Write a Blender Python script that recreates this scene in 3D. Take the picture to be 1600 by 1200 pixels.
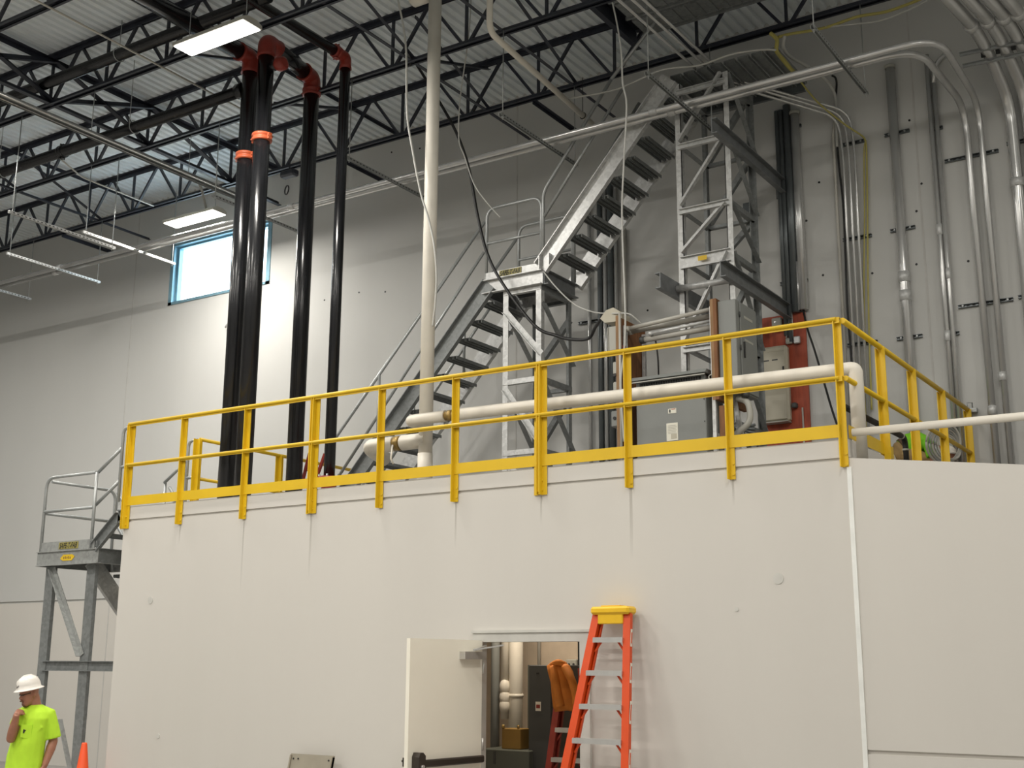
import bpy, math, random
from mathutils import Vector, Matrix
random.seed(7)
V = Vector
PI = math.pi
sc = bpy.context.scene
for o in list(bpy.data.objects):
    bpy.data.objects.remove(o)
COL = sc.collection

# ------------------------------------------------------------------ camera
cam_d = bpy.data.cameras.new('camera')
cam = bpy.data.objects.new('camera', cam_d)
COL.objects.link(cam)
cam_d.sensor_fit = 'HORIZONTAL'
cam_d.sensor_width = 36.0
cam_d.lens = 36.0 * 1915.04 / 1600.0
cam_d.clip_end = 200
R_ = V((0.8375550, 0.5463207, 0.0059415))
D_ = V((-0.1172441, 0.1903451, -0.9746910))
F_ = V((-0.5336248, 0.8156608, 0.2234773))
cam.matrix_world = Matrix(((R_.x, -D_.x, -F_.x, 0), (R_.y, -D_.y, -F_.y, 0), (R_.z, -D_.z, -F_.z, 1.876), (0, 0, 0, 1)))
sc.camera = cam

# ------------------------------------------------------------------ world, exposure
w = bpy.data.worlds.new('sky')
sc.world = w
w.use_nodes = True
bg = w.node_tree.nodes['Background']
bg.inputs[0].default_value = (0.80, 0.92, 1.0, 1)
bg.inputs[1].default_value = 7.0
sc.view_settings.view_transform = 'Standard'
sc.view_settings.look = 'None'
sc.view_settings.gamma = 1
sc.view_settings.use_curve_mapping = False
sc.view_settings.exposure = -0.12
LAMP_W = 205.0          # each high-bay fixture
ROOM_W = 60.0           # unseen lamp added inside the mechanical room
LAMP_COL = (1.0, 0.955, 0.885)

# ------------------------------------------------------------------ materials
def mat(name, col, rough=0.5, metal=0.0, var=0.08, scale=6.0, bump=0.0, stretch=None, spec=None, voro=False, bscale=None):
    m = bpy.data.materials.new(name)
    m.use_nodes = True
    nt = m.node_tree
    b = nt.nodes['Principled BSDF']
    b.inputs['Roughness'].default_value = rough
    b.inputs['Metallic'].default_value = metal
    if spec is not None:
        b.inputs['Specular IOR Level'].default_value = spec
    tc = nt.nodes.new('ShaderNodeTexCoord')
    mp = nt.nodes.new('ShaderNodeMapping')
    nt.links.new(tc.outputs['Object'], mp.inputs[0])
    if stretch:
        mp.inputs['Scale'].default_value = stretch
    if voro:
        tx = nt.nodes.new('ShaderNodeTexVoronoi'); out = tx.outputs['Color']
        tx.inputs['Scale'].default_value = scale
        bw = nt.nodes.new('ShaderNodeRGBToBW'); nt.links.new(out, bw.inputs[0]); out = bw.outputs[0]
    else:
        tx = nt.nodes.new('ShaderNodeTexNoise'); out = tx.outputs['Fac']
        tx.inputs['Scale'].default_value = scale
        tx.inputs['Detail'].default_value = 5
    nt.links.new(mp.outputs[0], tx.inputs['Vector'])
    rp = nt.nodes.new('ShaderNodeValToRGB')
    rp.color_ramp.elements[0].position = 0.25
    rp.color_ramp.elements[1].position = 0.75
    rp.color_ramp.elements[0].color = (*[c * (1 - var) for c in col], 1)
    rp.color_ramp.elements[1].color = (*[min(1, c * (1 + var)) for c in col], 1)
    nt.links.new(out, rp.inputs[0])
    nt.links.new(rp.outputs[0], b.inputs['Base Color'])
    if bump:
        n2 = nt.nodes.new('ShaderNodeTexNoise')
        n2.inputs['Scale'].default_value = bscale or scale * 6
        n2.inputs['Detail'].default_value = 4
        nt.links.new(mp.outputs[0], n2.inputs['Vector'])
        bp = nt.nodes.new('ShaderNodeBump')
        bp.inputs['Strength'].default_value = bump
        bp.inputs['Distance'].default_value = 0.01
        nt.links.new(n2.outputs['Fac'], bp.inputs['Height'])
        nt.links.new(bp.outputs[0], b.inputs['Normal'])
    return m

def emit(name, col, s):
    m = bpy.data.materials.new(name); m.use_nodes = True
    nt = m.node_tree; nt.nodes.clear()
    e = nt.nodes.new('ShaderNodeEmission'); o = nt.nodes.new('ShaderNodeOutputMaterial')
    e.inputs[0].default_value = (*col, 1); e.inputs[1].default_value = s
    nt.links.new(e.outputs[0], o.inputs[0])
    return m

def glass_mat():
    m = bpy.data.materials.new('window_glass'); m.use_nodes = True
    nt = m.node_tree; nt.nodes.clear()
    t = nt.nodes.new('ShaderNodeBsdfTransparent'); g = nt.nodes.new('ShaderNodeBsdfGlossy')
    g.inputs['Roughness'].default_value = 0.02
    t.inputs[0].default_value = (0.93, 0.97, 0.98, 1)
    mx = nt.nodes.new('ShaderNodeMixShader'); mx.inputs[0].default_value = 0.07
    o = nt.nodes.new('ShaderNodeOutputMaterial')
    nt.links.new(t.outputs[0], mx.inputs[1]); nt.links.new(g.outputs[0], mx.inputs[2]); nt.links.new(mx.outputs[0], o.inputs[0])
    return m

M = dict(
    wall_back=mat('painted_tilt_up_wall', (0.545, 0.545, 0.525), 0.75, 0, 0.035, 0.7, 0.12, (1, 1, 0.25), bscale=14),
    wall_front=mat('painted_block_room_wall', (0.615, 0.59, 0.545), 0.7, 0, 0.03, 0.6, 0.08, (1.6, 1, 0.15), bscale=20),
    joint=mat('wall_joint_paint', (0.50, 0.492, 0.47), 0.8),
    caulk=mat('white_caulk', (0.82, 0.83, 0.80), 0.5),
    concrete=mat('concrete_floor', (0.30, 0.29, 0.275), 0.35, 0, 0.12, 1.2, 0.05),
    deck=mat('roof_deck_steel', (0.74, 0.79, 0.81), 0.55, 0.0, 0.06, 2.0),
    joist=mat('joist_primer', (0.025, 0.029, 0.042), 0.5, 0.0, 0.25, 5),
    yellow=mat('safety_yellow_paint', (0.72, 0.47, 0.012), 0.42, 0, 0.06, 3, 0.03),
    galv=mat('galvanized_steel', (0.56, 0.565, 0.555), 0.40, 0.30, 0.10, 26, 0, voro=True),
    galvd=mat('dark_galvanized_steel', (0.22, 0.232, 0.23), 0.45, 0.25, 0.10, 26, 0, voro=True),  # darker galvanized tone for treads, far-side members and left tower legs
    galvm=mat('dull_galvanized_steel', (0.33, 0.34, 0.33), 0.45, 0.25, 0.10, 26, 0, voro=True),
    galvr=mat('galvanized_tube', (0.38, 0.395, 0.39), 0.38, 0.4, 0.10, 20),
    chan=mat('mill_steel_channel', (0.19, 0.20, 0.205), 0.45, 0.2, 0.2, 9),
    conduit=mat('emt_conduit', (0.60, 0.60, 0.59), 0.24, 0.60, 0.10, 3, 0, (1, 1, 0.2)),
    conduitd=mat('dark_rigid_conduit', (0.13, 0.145, 0.15), 0.32, 0.4, 0.15, 3, 0, (1, 1, 0.2)),
    conduitp=mat('painted_conduit', (0.47, 0.455, 0.41), 0.45, 0.1, 0.05, 3),
    black=mat('black_pipe_paint', (0.010, 0.0105, 0.012), 0.22, 0, 0.6, 7, 0.10, (1, 1, 0.25), bscale=30),
    orange=mat('coupling_orange_paint', (0.47, 0.10, 0.040), 0.4, 0, 0.10, 9),
    red=mat('elbow_red_paint', (0.27, 0.032, 0.020), 0.4, 0, 0.15, 9),
    white=mat('pipe_insulation_jacket', (0.74, 0.70, 0.615), 0.5, 0, 0.05, 5, 0.10, bscale=16),
    brass=mat('brass_coupling', (0.33, 0.22, 0.07), 0.45, 0.4, 0.3, 20),
    gray=mat('enclosure_gray_paint', (0.215, 0.225, 0.215), 0.42, 0, 0.05, 3),
    grayd=mat('enclosure_dark_gray', (0.055, 0.057, 0.055), 0.5, 0, 0.1, 4),
    grayl=mat('enclosure_light_gray', (0.42, 0.415, 0.37), 0.45, 0, 0.04, 4),
    beige=mat('beige_panel_paint', (0.47, 0.44, 0.35), 0.45, 0, 0.04, 4),
    ply=mat('plywood_brown', (0.20, 0.085, 0.030), 0.7, 0, 0.35, 4, 0.1, (6, 6, 0.8)),
    plyedge=mat('plywood_edge', (0.27, 0.16, 0.08), 0.8, 0, 0.25, 5, 0.1, (6, 6, 0.8)),
    redply=mat('red_stained_plywood', (0.36, 0.065, 0.028), 0.6, 0, 0.35, 3, 0.06, (5, 5, 0.7)),
    dark=mat('black_rubber', (0.012, 0.012, 0.012), 0.5),
    wcable=mat('grey_white_cable', (0.50, 0.50, 0.47), 0.45),
    ycable=mat('yellow_cable', (0.42, 0.37, 0.10), 0.5),
    door=mat('door_cream_paint', (0.93, 0.89, 0.77), 0.4, 0, 0.02, 2),
    frame=mat('door_frame_paint', (0.58, 0.57, 0.53), 0.45),
    alu=mat('aluminium', (0.62, 0.61, 0.59), 0.35, 0.7, 0.06, 10),
    bronze=mat('dark_bronze', (0.055, 0.045, 0.038), 0.35, 0.4),
    fiber=mat('orange_fiberglass', (0.66, 0.066, 0.004), 0.45, 0, 0.06, 6),
    capy=mat('ladder_cap_yellow', (0.85, 0.52, 0.02), 0.4),
    cone=mat('cone_orange', (0.85, 0.09, 0.015), 0.5),
    skin=mat('skin', (0.36, 0.155, 0.095), 0.5, 0, 0.10, 18),
    hivis=mat('hi_vis_cotton', (0.50, 0.80, 0.035), 0.8, 0, 0.06, 9, 0.3, bscale=10),
    hivisg=mat('hi_vis_green', (0.22, 0.62, 0.02), 0.8, 0, 0.08, 9, 0.3, bscale=10),
    jeans=mat('work_jeans', (0.05, 0.06, 0.09), 0.85, 0, 0.2, 20),
    tan=mat('tan_canvas', (0.36, 0.24, 0.10), 0.85, 0, 0.1, 10),
    boot=mat('boot_leather', (0.10, 0.055, 0.03), 0.6),
    hat=mat('hard_hat_white', (0.84, 0.80, 0.74), 0.3),
    hair=mat('brown_hair', (0.16, 0.075, 0.045), 0.7),
    jacket=mat('orange_canvas', (0.60, 0.19, 0.022), 0.8, 0, 0.18, 6, 0.4, bscale=9),
    rwall=mat('mechanical_room_wall', (0.56, 0.47, 0.37), 0.8),
    sheet=mat('sheet_metal_taupe', (0.30, 0.27, 0.21), 0.5),
    box=mat('brown_box', (0.26, 0.15, 0.03), 0.7, 0, 0.15, 6),
    cabd=mat('dark_green_gray', (0.10, 0.108, 0.09), 0.45, 0, 0.08, 3),
    paper=mat('label_paper', (0.74, 0.72, 0.62), 0.6),
    ink=mat('label_ink', (0.02, 0.02, 0.02), 0.6),
    plateo=mat('olive_name_plate', (0.30, 0.26, 0.07), 0.5),
    platey=mat('yellow_plate', (0.75, 0.50, 0.02), 0.45),
    winf=mat('anodised_window_frame', (0.24, 0.42, 0.52), 0.4, 0.3),
    glow=emit('lamp_diffuser', (1.0, 0.95, 0.86), 9.0),
    glass=glass_mat(),
)

# ------------------------------------------------------------------ mesh builder
class MB:
    def __init__(s):
        s.v = []; s.f = []; s.sm = []
    def add(s, vs, fs, smooth=False):
        o = len(s.v)
        s.v += [tuple(p) for p in vs]
        s.f += [tuple(i + o for i in f) for f in fs]
        s.sm += [smooth] * len(fs)
        return s
    def box(s, a, b):
        (x0, y0, z0), (x1, y1, z1) = a, b
        vs = [(x0, y0, z0), (x1, y0, z0), (x1, y1, z0), (x0, y1, z0), (x0, y0, z1), (x1, y0, z1), (x1, y1, z1), (x0, y1, z1)]
        return s.add(vs, [(0, 3, 2, 1), (4, 5, 6, 7), (0, 1, 5, 4), (1, 2, 6, 5), (2, 3, 7, 6), (3, 0, 4, 7)])
    def bev(s, a, b, r=0.01):
        # box with chamfered vertical and horizontal edges (three stacked octagon-ish rings)
        (x0, y0, z0), (x1, y1, z1) = a, b
        def ring(z, i):
            return [(x0 + r, y0 + i, z), (x1 - r, y0 + i, z), (x1 - i, y0 + r, z), (x1 - i, y1 - r, z), (x1 - r, y1 - i, z), (x0 + r, y1 - i, z), (x0 + i, y1 - r, z), (x0 + i, y0 + r, z)]
        rs = [ring(z0, r), ring(z0 + r, 0), ring(z1 - r, 0), ring(z1, r)]
        vs = [p for q in rs for p in q]
        fs = [tuple(range(7, -1, -1)), tuple(range(24, 32))]
        for k in range(3):
            for i in range(8):
                j = (i + 1) % 8
                fs.append((k * 8 + i, k * 8 + j, k * 8 + 8 + j, k * 8 + 8 + i))
        return s.add(vs, fs)
    def prism(s, prof, p0, p1, u, v=None):
        # 2-D profile (list of (a,b)) extruded from p0 to p1; a along u, b along v
        p0, p1 = V(p0), V(p1)
        d = (p1 - p0).normalized()
        u = V(u); u = (u - d * u.dot(d)).normalized()
        v = d.cross(u).normalized() if v is None else V(v).normalized()
        n = len(prof)
        vs = [p0 + u * a + v * b for a, b in prof] + [p1 + u * a + v * b for a, b in prof]
        fs = [tuple(range(n - 1, -1, -1)), tuple(range(n, 2 * n))] + [(i, (i + 1) % n, n + (i + 1) % n, n + i) for i in range(n)]
        return s.add(vs, fs)
    def bar(s, p0, p1, a, b, u=(0, 0, 1)):
        return s.prism([(-a / 2, -b / 2), (a / 2, -b / 2), (a / 2, b / 2), (-a / 2, b / 2)], p0, p1, u)
    def channel(s, p0, p1, depth, fl, u, side, t=0.008):
        h = depth / 2
        prof = [(-h, 0), (-h, fl), (-h + t, fl), (-h + t, t), (h - t, t), (h - t, fl), (h, fl), (h, 0)]
        d = (V(p1) - V(p0)).normalized(); uu = V(u); uu = (uu - d * uu.dot(d)).normalized()
        vv = V(side); vv = (vv - d * vv.dot(d) - uu * vv.dot(uu)).normalized()
        return s.prism(prof, p0, p1, uu, vv)
    def angle(s, p0, p1, a, u, side, t=0.006):
        prof = [(0, 0), (a, 0), (a, t), (t, t), (t, a), (0, a)]
        d = (V(p1) - V(p0)).normalized(); uu = V(u); uu = (uu - d * uu.dot(d)).normalized()
        vv = V(side); vv = (vv - d * vv.dot(d) - uu * vv.dot(uu)).normalized()
        return s.prism(prof, p0, p1, uu, vv)
    def tube(s, pts, r, seg=10, caps=True):
        pts = [V(p) for p in pts]
        n = len(pts)
        rad = r if isinstance(r, (list, tuple)) else [r] * n
        tang = []
        for i in range(n):
            a = pts[max(i - 1, 0)]; b = pts[min(i + 1, n - 1)]
            if 0 < i < n - 1:
                t = (pts[i] - a).normalized() + (b - pts[i]).normalized()
            else:
                t = b - a
            tang.append(t.normalized())
        ref = V((0, 0, 1)) if abs(tang[0].z) < 0.9 else V((1, 0, 0))
        u = (ref - tang[0] * ref.dot(tang[0])).normalized()
        vs = []
        for i in range(n):
            u = (u - tang[i] * u.dot(tang[i])).normalized()
            v = tang[i].cross(u)
            for k in range(seg):
                a = 2 * PI * k / seg
                vs.append(pts[i] + (u * math.cos(a) + v * math.sin(a)) * rad[i])
        fs = []
        for i in range(n - 1):
            for k in range(seg):
                j = (k + 1) % seg
                fs.append((i * seg + k, i * seg + j, (i + 1) * seg + j, (i + 1) * seg + k))
        s.add(vs, fs, True)
        if caps:
            o = len(s.v) - n * seg
            s.f += [tuple(o + k for k in range(seg - 1, -1, -1)), tuple(o + (n - 1) * seg + k for k in range(seg))]
            s.sm += [False, False]
        return s
    def loft(s, rings, smooth=True):
        # rings: list of (center, u vector, v vector) ellipses or explicit point lists
        seg = 16
        pl = []
        for q in rings:
            if len(q) == 3 and isinstance(q[1], Vector):
                c, u, v = q
                pl.append([c + u * math.cos(2 * PI * k / seg) + v * math.sin(2 * PI * k / seg) for k in range(seg)])
            else:
                pl.append(q)
        seg = len(pl[0]); n = len(pl)
        vs = [p for q in pl for p in q]
        fs = [tuple(range(seg - 1, -1, -1)), tuple((n - 1) * seg + k for k in range(seg))]
        sm = len(s.sm)
        for i in range(n - 1):
            for k in range(seg):
                j = (k + 1) % seg
                fs.append((i * seg + k, i * seg + j, (i + 1) * seg + j, (i + 1) * seg + k))
        return s.add(vs, fs, smooth)
    def ball(s, c, rx, ry=None, rz=None, seg=12, rings=8):
        ry = ry or rx; rz = rz or rx; c = V(c)
        rr = []
        for i in range(rings + 1):
            a = -PI / 2 + PI * i / rings
            k = max(math.cos(a), 0.02)
            rr.append([c + V((rx * k * math.cos(2 * PI * j / seg), ry * k * math.sin(2 * PI * j / seg), rz * math.sin(a))) for j in range(seg)])
        return s.loft(rr)
    def disc(s, c, n, r, t, seg=16):
        c, n = V(c), V(n).normalized()
        return s.tube([c - n * t / 2, c + n * t / 2], r, seg)
    def torus(s, c, n, R, r, seg=28, k=8, a0=0.0, a1=2 * PI):
        c, n = V(c), V(n).normalized()
        ref = V((0, 0, 1)) if abs(n.z) < 0.9 else V((1, 0, 0))
        u = n.cross(ref).normalized(); v = n.cross(u)
        pts = [c + (u * math.cos(a0 + (a1 - a0) * i / seg) + v * math.sin(a0 + (a1 - a0) * i / seg)) * R for i in range(seg + 1)]
        return s.tube(pts, r, k)
    def build(s, name, m, parent=None, loc=None):
        me = bpy.data.meshes.new(name)
        off = V((0, 0, 0))
        if parent is not None:
            off = world_of(parent)
        if loc is not None:
            off = off + (V(loc) - off)
        me.from_pydata([tuple(V(p) - off) for p in s.v], [], s.f)
        me.polygons.foreach_set('use_smooth', s.sm)
        me.update()
        o = bpy.data.objects.new(name, me)
        COL.objects.link(o)
        me.materials.append(M[m] if isinstance(m, str) else m)
        if parent is not None:
            o.parent = parent
            o.location = off - world_of(parent)
        elif loc is not None:
            o.location = off
        return o

def world_of(o):
    p = V((0, 0, 0))
    while o is not None:
        p = p + o.location
        o = o.parent
    return p

def tag(o, label, cat, group=None):
    o['label'] = label; o['category'] = cat
    if group: o['group'] = group
    return o
def thing(name, label, cat, loc=(0, 0, 0), group=None):
    o = bpy.data.objects.new(name, None)
    COL.objects.link(o)
    o.empty_display_size = 0.2
    o.location = loc
    return tag(o, label, cat, group)
def struct(name, mb, m, parent=None):
    o = mb.build(name, m, parent)
    o['kind'] = 'structure'
    return o
def put(child, parent, loc):
    # a copy of a part sharing mesh data
    c = child.copy(); COL.objects.link(c); c.parent = parent; c.location = V(loc) - world_of(parent)
    return c
def fillet(pts, rad, n=6):
    pts = [V(p) for p in pts]
    out = [pts[0]]
    for i in range(1, len(pts) - 1):
        a, b, c = pts[i - 1], pts[i], pts[i + 1]
        d1 = (a - b); d2 = (c - b)
        k = min(rad, d1.length * 0.48, d2.length * 0.48)
        p = b + d1.normalized() * k; q = b + d2.normalized() * k
        for j in range(n + 1):
            t = j / n
            out.append((1 - t) ** 2 * p + 2 * t * (1 - t) * b + t * t * q)
    out.append(pts[-1])
    return out
def smooth_path(pts, n=6):
    pts = [V(p) for p in pts]
    out = []
    for i in range(len(pts) - 1):
        p0 = pts[max(i - 1, 0)]; p1 = pts[i]; p2 = pts[i + 1]; p3 = pts[min(i + 2, len(pts) - 1)]
        for j in range(n):
            t = j / n
            out.append(0.5 * ((2 * p1) + (p2 - p0) * t + (2 * p0 - 5 * p1 + 4 * p2 - p3) * t * t + (3 * p1 - p0 - 3 * p2 + p3) * t ** 3))
    out.append(pts[-1])
    return out
def text_obj(name, body, m, parent, origin, right, up, height, width=None, ext=0.002, shear=0.0):
    cu = bpy.data.curves.new(name, 'FONT')
    cu.body = body; cu.size = 1.0; cu.extrude = 0.0; cu.align_x = 'CENTER'; cu.align_y = 'CENTER'; cu.offset = 0.02
    tmp = bpy.data.objects.new(name, cu); COL.objects.link(tmp)
    dg = bpy.context.evaluated_depsgraph_get()
    me = bpy.data.meshes.new_from_object(tmp.evaluated_get(dg))
    bpy.data.objects.remove(tmp)
    xs = [v.co.x for v in me.vertices]; ys = [v.co.y for v in me.vertices]
    sy = height / (max(ys) - min(ys)); sx = sy if width is None else width / (max(xs) - min(xs))
    cy = (max(ys) + min(ys)) / 2; cx = (max(xs) + min(xs)) / 2
    right, up = V(right).normalized(), V(up).normalized(); nrm = right.cross(up)
    off = world_of(parent)
    for v in me.vertices:
        v.co = V(origin) - off + right * ((v.co.x - cx) * sx + shear * (v.co.y - cy) * sy) + up * ((v.co.y - cy) * sy) + nrm * ext
    me.materials.clear(); me.materials.append(M[m])
    o = bpy.data.objects.new(name, me); COL.objects.link(o); o.parent = parent
    return o

# ================================================================== the setting
XL, XR, YN, YB, ZD = -30.0, 5.0, -11.0, 15.35, 10.83
YF = 10.6                     # face of the mechanical room
XA, XB = -12.96, -3.37        # its left and right ends
ZP = 3.85                     # its roof, used as a platform

struct('floor', MB().box((XL, YN, -0.2), (XR, YB + 0.3, 0.0)), 'concrete')
# back wall with a window opening
wx0, wx1, wz0, wz1 = -17.96, -15.3, 8.58, 9.85
bw = MB()
zj = 3.03
for z0, z1 in ((0, zj - 0.02), (zj + 0.02, 11.2)):
    if z0 > 1:
        bw.box((XL, YB, z0), (wx0, YB + 0.25, z1)); bw.box((wx1, YB, z0), (XR, YB + 0.25, z1))
        bw.box((wx0, YB, z0), (wx1, YB + 0.25, wz0)); bw.box((wx0, YB, wz1), (wx1, YB + 0.25, z1))
bw.box((XL, YB + 0.03, zj - 0.03), (XR, YB + 0.22, zj + 0.03))
WB = struct('wall_back', bw, 'wall_back')
struct('wall_back_lower', MB().box((XL, YB, 0), (XR, YB + 0.25, zj - 0.02)), 'wall_front')
for i, x in enumerate((-26.2, -19.0, -11.75, -9.97, -3.75, 1.2)):
    o = MB().box((x - 0.012, YB - 0.004, 0.0), (x + 0.012, YB + 0.01, 11.0)).build('panel_joint', 'joint' if i != 2 else 'wall_back', WB)
struct('wall_left', MB().box((XL - 0.25, YN, 0), (XL, YB + 0.3, 11.2)), 'wall_back')
struct('wall_right', MB().box((XR, YN, 0), (XR + 0.25, YB + 0.3, 11.2)), 'wall_back')
struct('wall_behind_viewer', MB().box((XL, YN - 0.25, 0), (XR, YN, 11.2)), 'wall_back')
# anchor holes left in the back wall
for q in [(-5.072, 15.350, 8.296), (-3.723, 15.350, 7.983), (-3.812, 15.350, 7.623), (-3.860, 15.350, 6.911), (-5.087, 15.350, 6.977), (-4.430, 15.350, 6.890), (-3.224, 15.350, 6.840), (-3.819, 15.350, 8.892), (-13.176, 15.350, 8.062), (-13.956, 15.350, 8.051), (-12.600, 15.350, 7.979), (-7.702, 15.350, 6.894), (-5.461, 15.350, 5.863), (-4.767, 15.350, 5.746), (-11.940, 15.350, 10.411), (-12.552, 15.350, 10.484), (-5.277, 15.350, 7.784)]:
    MB().disc((q[0], YB - 0.002, q[2]), (0, 1, 0), 0.016, 0.006, 8).build('anchor_hole', 'dark', WB)

# corrugated roof deck, ribs running towards the back wall
dk = MB()
x = XL
p = 0.152
prof = []
while x < XR + 0.1:
    prof += [(x, ZD), (x + 0.075, ZD), (x + 0.093, ZD + 0.035), (x + 0.134, ZD + 0.035)]
    x += p
n = len(prof)
vs = [(a, YN, b) for a, b in prof] + [(a, YB + 0.2, b) for a, b in prof]
dk.add(vs, [(i, i + n, i + n + 1, i + 1) for i in range(n - 1)])
dk.box((XL, YN, ZD + 0.06), (XR, YB + 0.3, ZD + 0.16))
struct('ceiling', dk, 'deck')

# window in the back wall
wf = MB()
for a, b in (((wx0, YB - 0.02, wz0), (wx0 + 0.09, YB + 0.2, wz1)), ((wx1 - 0.09, YB - 0.02, wz0), (wx1, YB + 0.2, wz1)),
             ((wx0, YB - 0.02, wz0), (wx1, YB + 0.2, wz0 + 0.05)), ((wx0, YB - 0.02, wz1 - 0.09), (wx1, YB + 0.2, wz1)),
             ((wx0 + 0.09, YB + 0.06, wz0 + 0.05), (wx0 + 0.15, YB + 0.16, wz1 - 0.09)), ((wx1 - 0.15, YB + 0.06, wz0 + 0.05), (wx1 - 0.09, YB + 0.16, wz1 - 0.09)),
             ((wx0 + 0.15, YB + 0.06, wz1 - 0.13), (wx1 - 0.15, YB + 0.16, wz1 - 0.09))):
    wf.box(a, b)
W1 = struct('window_1', wf, 'winf')
MB().box((wx0 + 0.15, YB + 0.10, wz0 + 0.05), (wx1 - 0.15, YB + 0.11, wz1 - 0.13)).build('pane', 'glass', W1)

# mechanical room: front wall in two tiers with a recessed groove, door opening, side wall, roof slab
dx0, dx1, dz = -7.33, -6.06, 2.134
fw = MB()
zg = 3.672
T = 0.13
fw.box((XA, YF, 0), (dx0, YF + T, zg - 0.018)); fw.box((dx1, YF, 0), (XB, YF + T, zg - 0.018)); fw.box((dx0, YF, dz), (dx1, YF + T, zg - 0.018))
fw.box((XA, YF + 0.02, zg - 0.02), (XB, YF + T, zg + 0.02))
fw.box((XA, YF, zg + 0.018), (XB, YF + T, ZP + 0.005))
WF = struct('wall_front', fw, 'wall_front')
for q, r in (((-12.346, 10.600, 2.642), 0.045), ((-4.069, 10.600, 2.646), 0.05), ((-4.478, 10.600, 2.382), 0.02), ((-12.037, 10.600, 1.011), 0.03)):
    MB().disc((q[0], YF - 0.001, q[2]), (0, 1, 0), r, 0.008, 18).build('patched_insert', 'frame', WF)
struct('wall_mechanical_left', MB().box((XA, YF + T, 0), (XA + T, YB, ZP + 0.005)), 'wall_front')
struct('wall_mechanical_right', MB().box((XB - T, YF + T, 0), (XB, YB, ZP + 0.005)), 'wall_front')
struct('ceiling_mechanical', MB().box((XA + T, YF + T, ZP - 0.2), (XB - T, YB, ZP)), 'concrete')
# lower wall to the right of the room, its top falling to the right, with its own reveal
rw = MB()
xr = XR
def rtop(x): return 3.668 - 0.125 * (x + 3.262)
rw.add([(XB, YF, 0), (xr, YF, 0), (xr, YF, 1.165), (XB, YF, 1.165), (XB, YF + T, 0), (xr, YF + T, 0), (xr, YF + T, 1.165), (XB, YF + T, 1.165)],
       [(0, 1, 2, 3), (4, 7, 6, 5), (0, 4, 5, 1), (3, 2, 6, 7), (0, 3, 7, 4), (1, 5, 6, 2)])
rw.box((XB, YF + 0.02, 1.16), (xr, YF + T, 1.21))
rw.add([(XB, YF, 1.2), (xr, YF, 1.2), (xr, YF, rtop(xr)), (XB, YF, rtop(XB)), (XB, YF + T, 1.2), (xr, YF + T, 1.2), (xr, YF + T, rtop(xr)), (XB, YF + T, rtop(XB))],
       [(0, 1, 2, 3), (4, 7, 6, 5), (0, 4, 5, 1), (3, 2, 6, 7), (0, 3, 7, 4), (1, 5, 6, 2)])
struct('wall_front_right', rw, 'wall_front')
struct('trim_1', MB().box((XB - 0.018, YF - 0.012, 0), (XB + 0.022, YF + 0.01, 3.60)), 'caulk')

# ================================================================== door
fr = MB()
fr.box((dx0 - 0.046, YF - 0.035, 0), (dx0 + 0.02, YF + T, dz - 0.03)); fr.box((dx1 - 0.05, YF - 0.035, 0), (dx1 + 0.06, YF + T, dz - 0.03))
fr.box((dx0 - 0.046, YF - 0.035, dz - 0.03), (dx1 + 0.06, YF + T, dz + 0.06))
fr.box((dx0 - 0.06, YF - 0.05, dz + 0.06), (dx1 + 0.08, YF - 0.001, dz + 0.085))
struct('trim_2', fr, 'frame')
hx, hy = -7.245, YF - 0.05
D1 = MB().box((hx - 0.045, hy - 1.09, 0.02), (hx, hy, 2.12))
D1 = D1.build('door_1', 'door', None, (hx, hy, 0))
D1['kind'] = 'structure'
x = hx
o = MB().box((x, hy - 0.36, 1.93), (x + 0.075, hy - 0.03, 2.005)).build('closer_body', 'alu', D1)
MB().bar((x + 0.06, hy - 0.2, 2.02), (x + 0.03, hy + 0.02, 2.06), 0.02, 0.03).bar((x + 0.06, hy - 0.22, 2.02), (x + 0.30, hy - 0.03, 2.07), 0.015, 0.03).build('closer_arm', 'alu', D1)
pb = MB().bev((x + 0.03, hy - 0.95, 0.93), (x + 0.075, hy - 0.03, 1.0), 0.012).build('panic_bar', 'bronze', D1)
MB().prism([(-0.10, -0.02), (-0.06, -0.045), (0.07, -0.045), (0.10, -0.01), (0.10, 0.03), (0.06, 0.05), (-0.06, 0.05), (-0.10, 0.02)], (x, hy - 0.98, 0.97), (x + 0.09, hy - 0.98, 0.97), (0, 0, 1)).build('latch_case', 'bronze', D1)
MB().disc((x + 0.095, hy - 0.98, 0.94), (1, 0, 0), 0.02, 0.02, 10).build('lock_cylinder', 'alu', D1)
MB().box((x - 0.10, hy - 1.05, 0.94), (x - 0.045, hy - 0.97, 1.02)).tube([(x - 0.10, hy - 1.01, 0.985), (x - 0.14, hy - 1.01, 0.985)], 0.012, 8).build('outside_lever', 'bronze', D1)
for z in (0.3, 1.1, 1.85):
    MB().tube([(hx + 0.01, hy + 0.01, z - 0.06), (hx + 0.01, hy + 0.01, z + 0.06)], 0.012, 8).build('hinge', 'alu', D1)
D1.rotation_euler.z = math.radians(-4.5)     # swung a little past square

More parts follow.
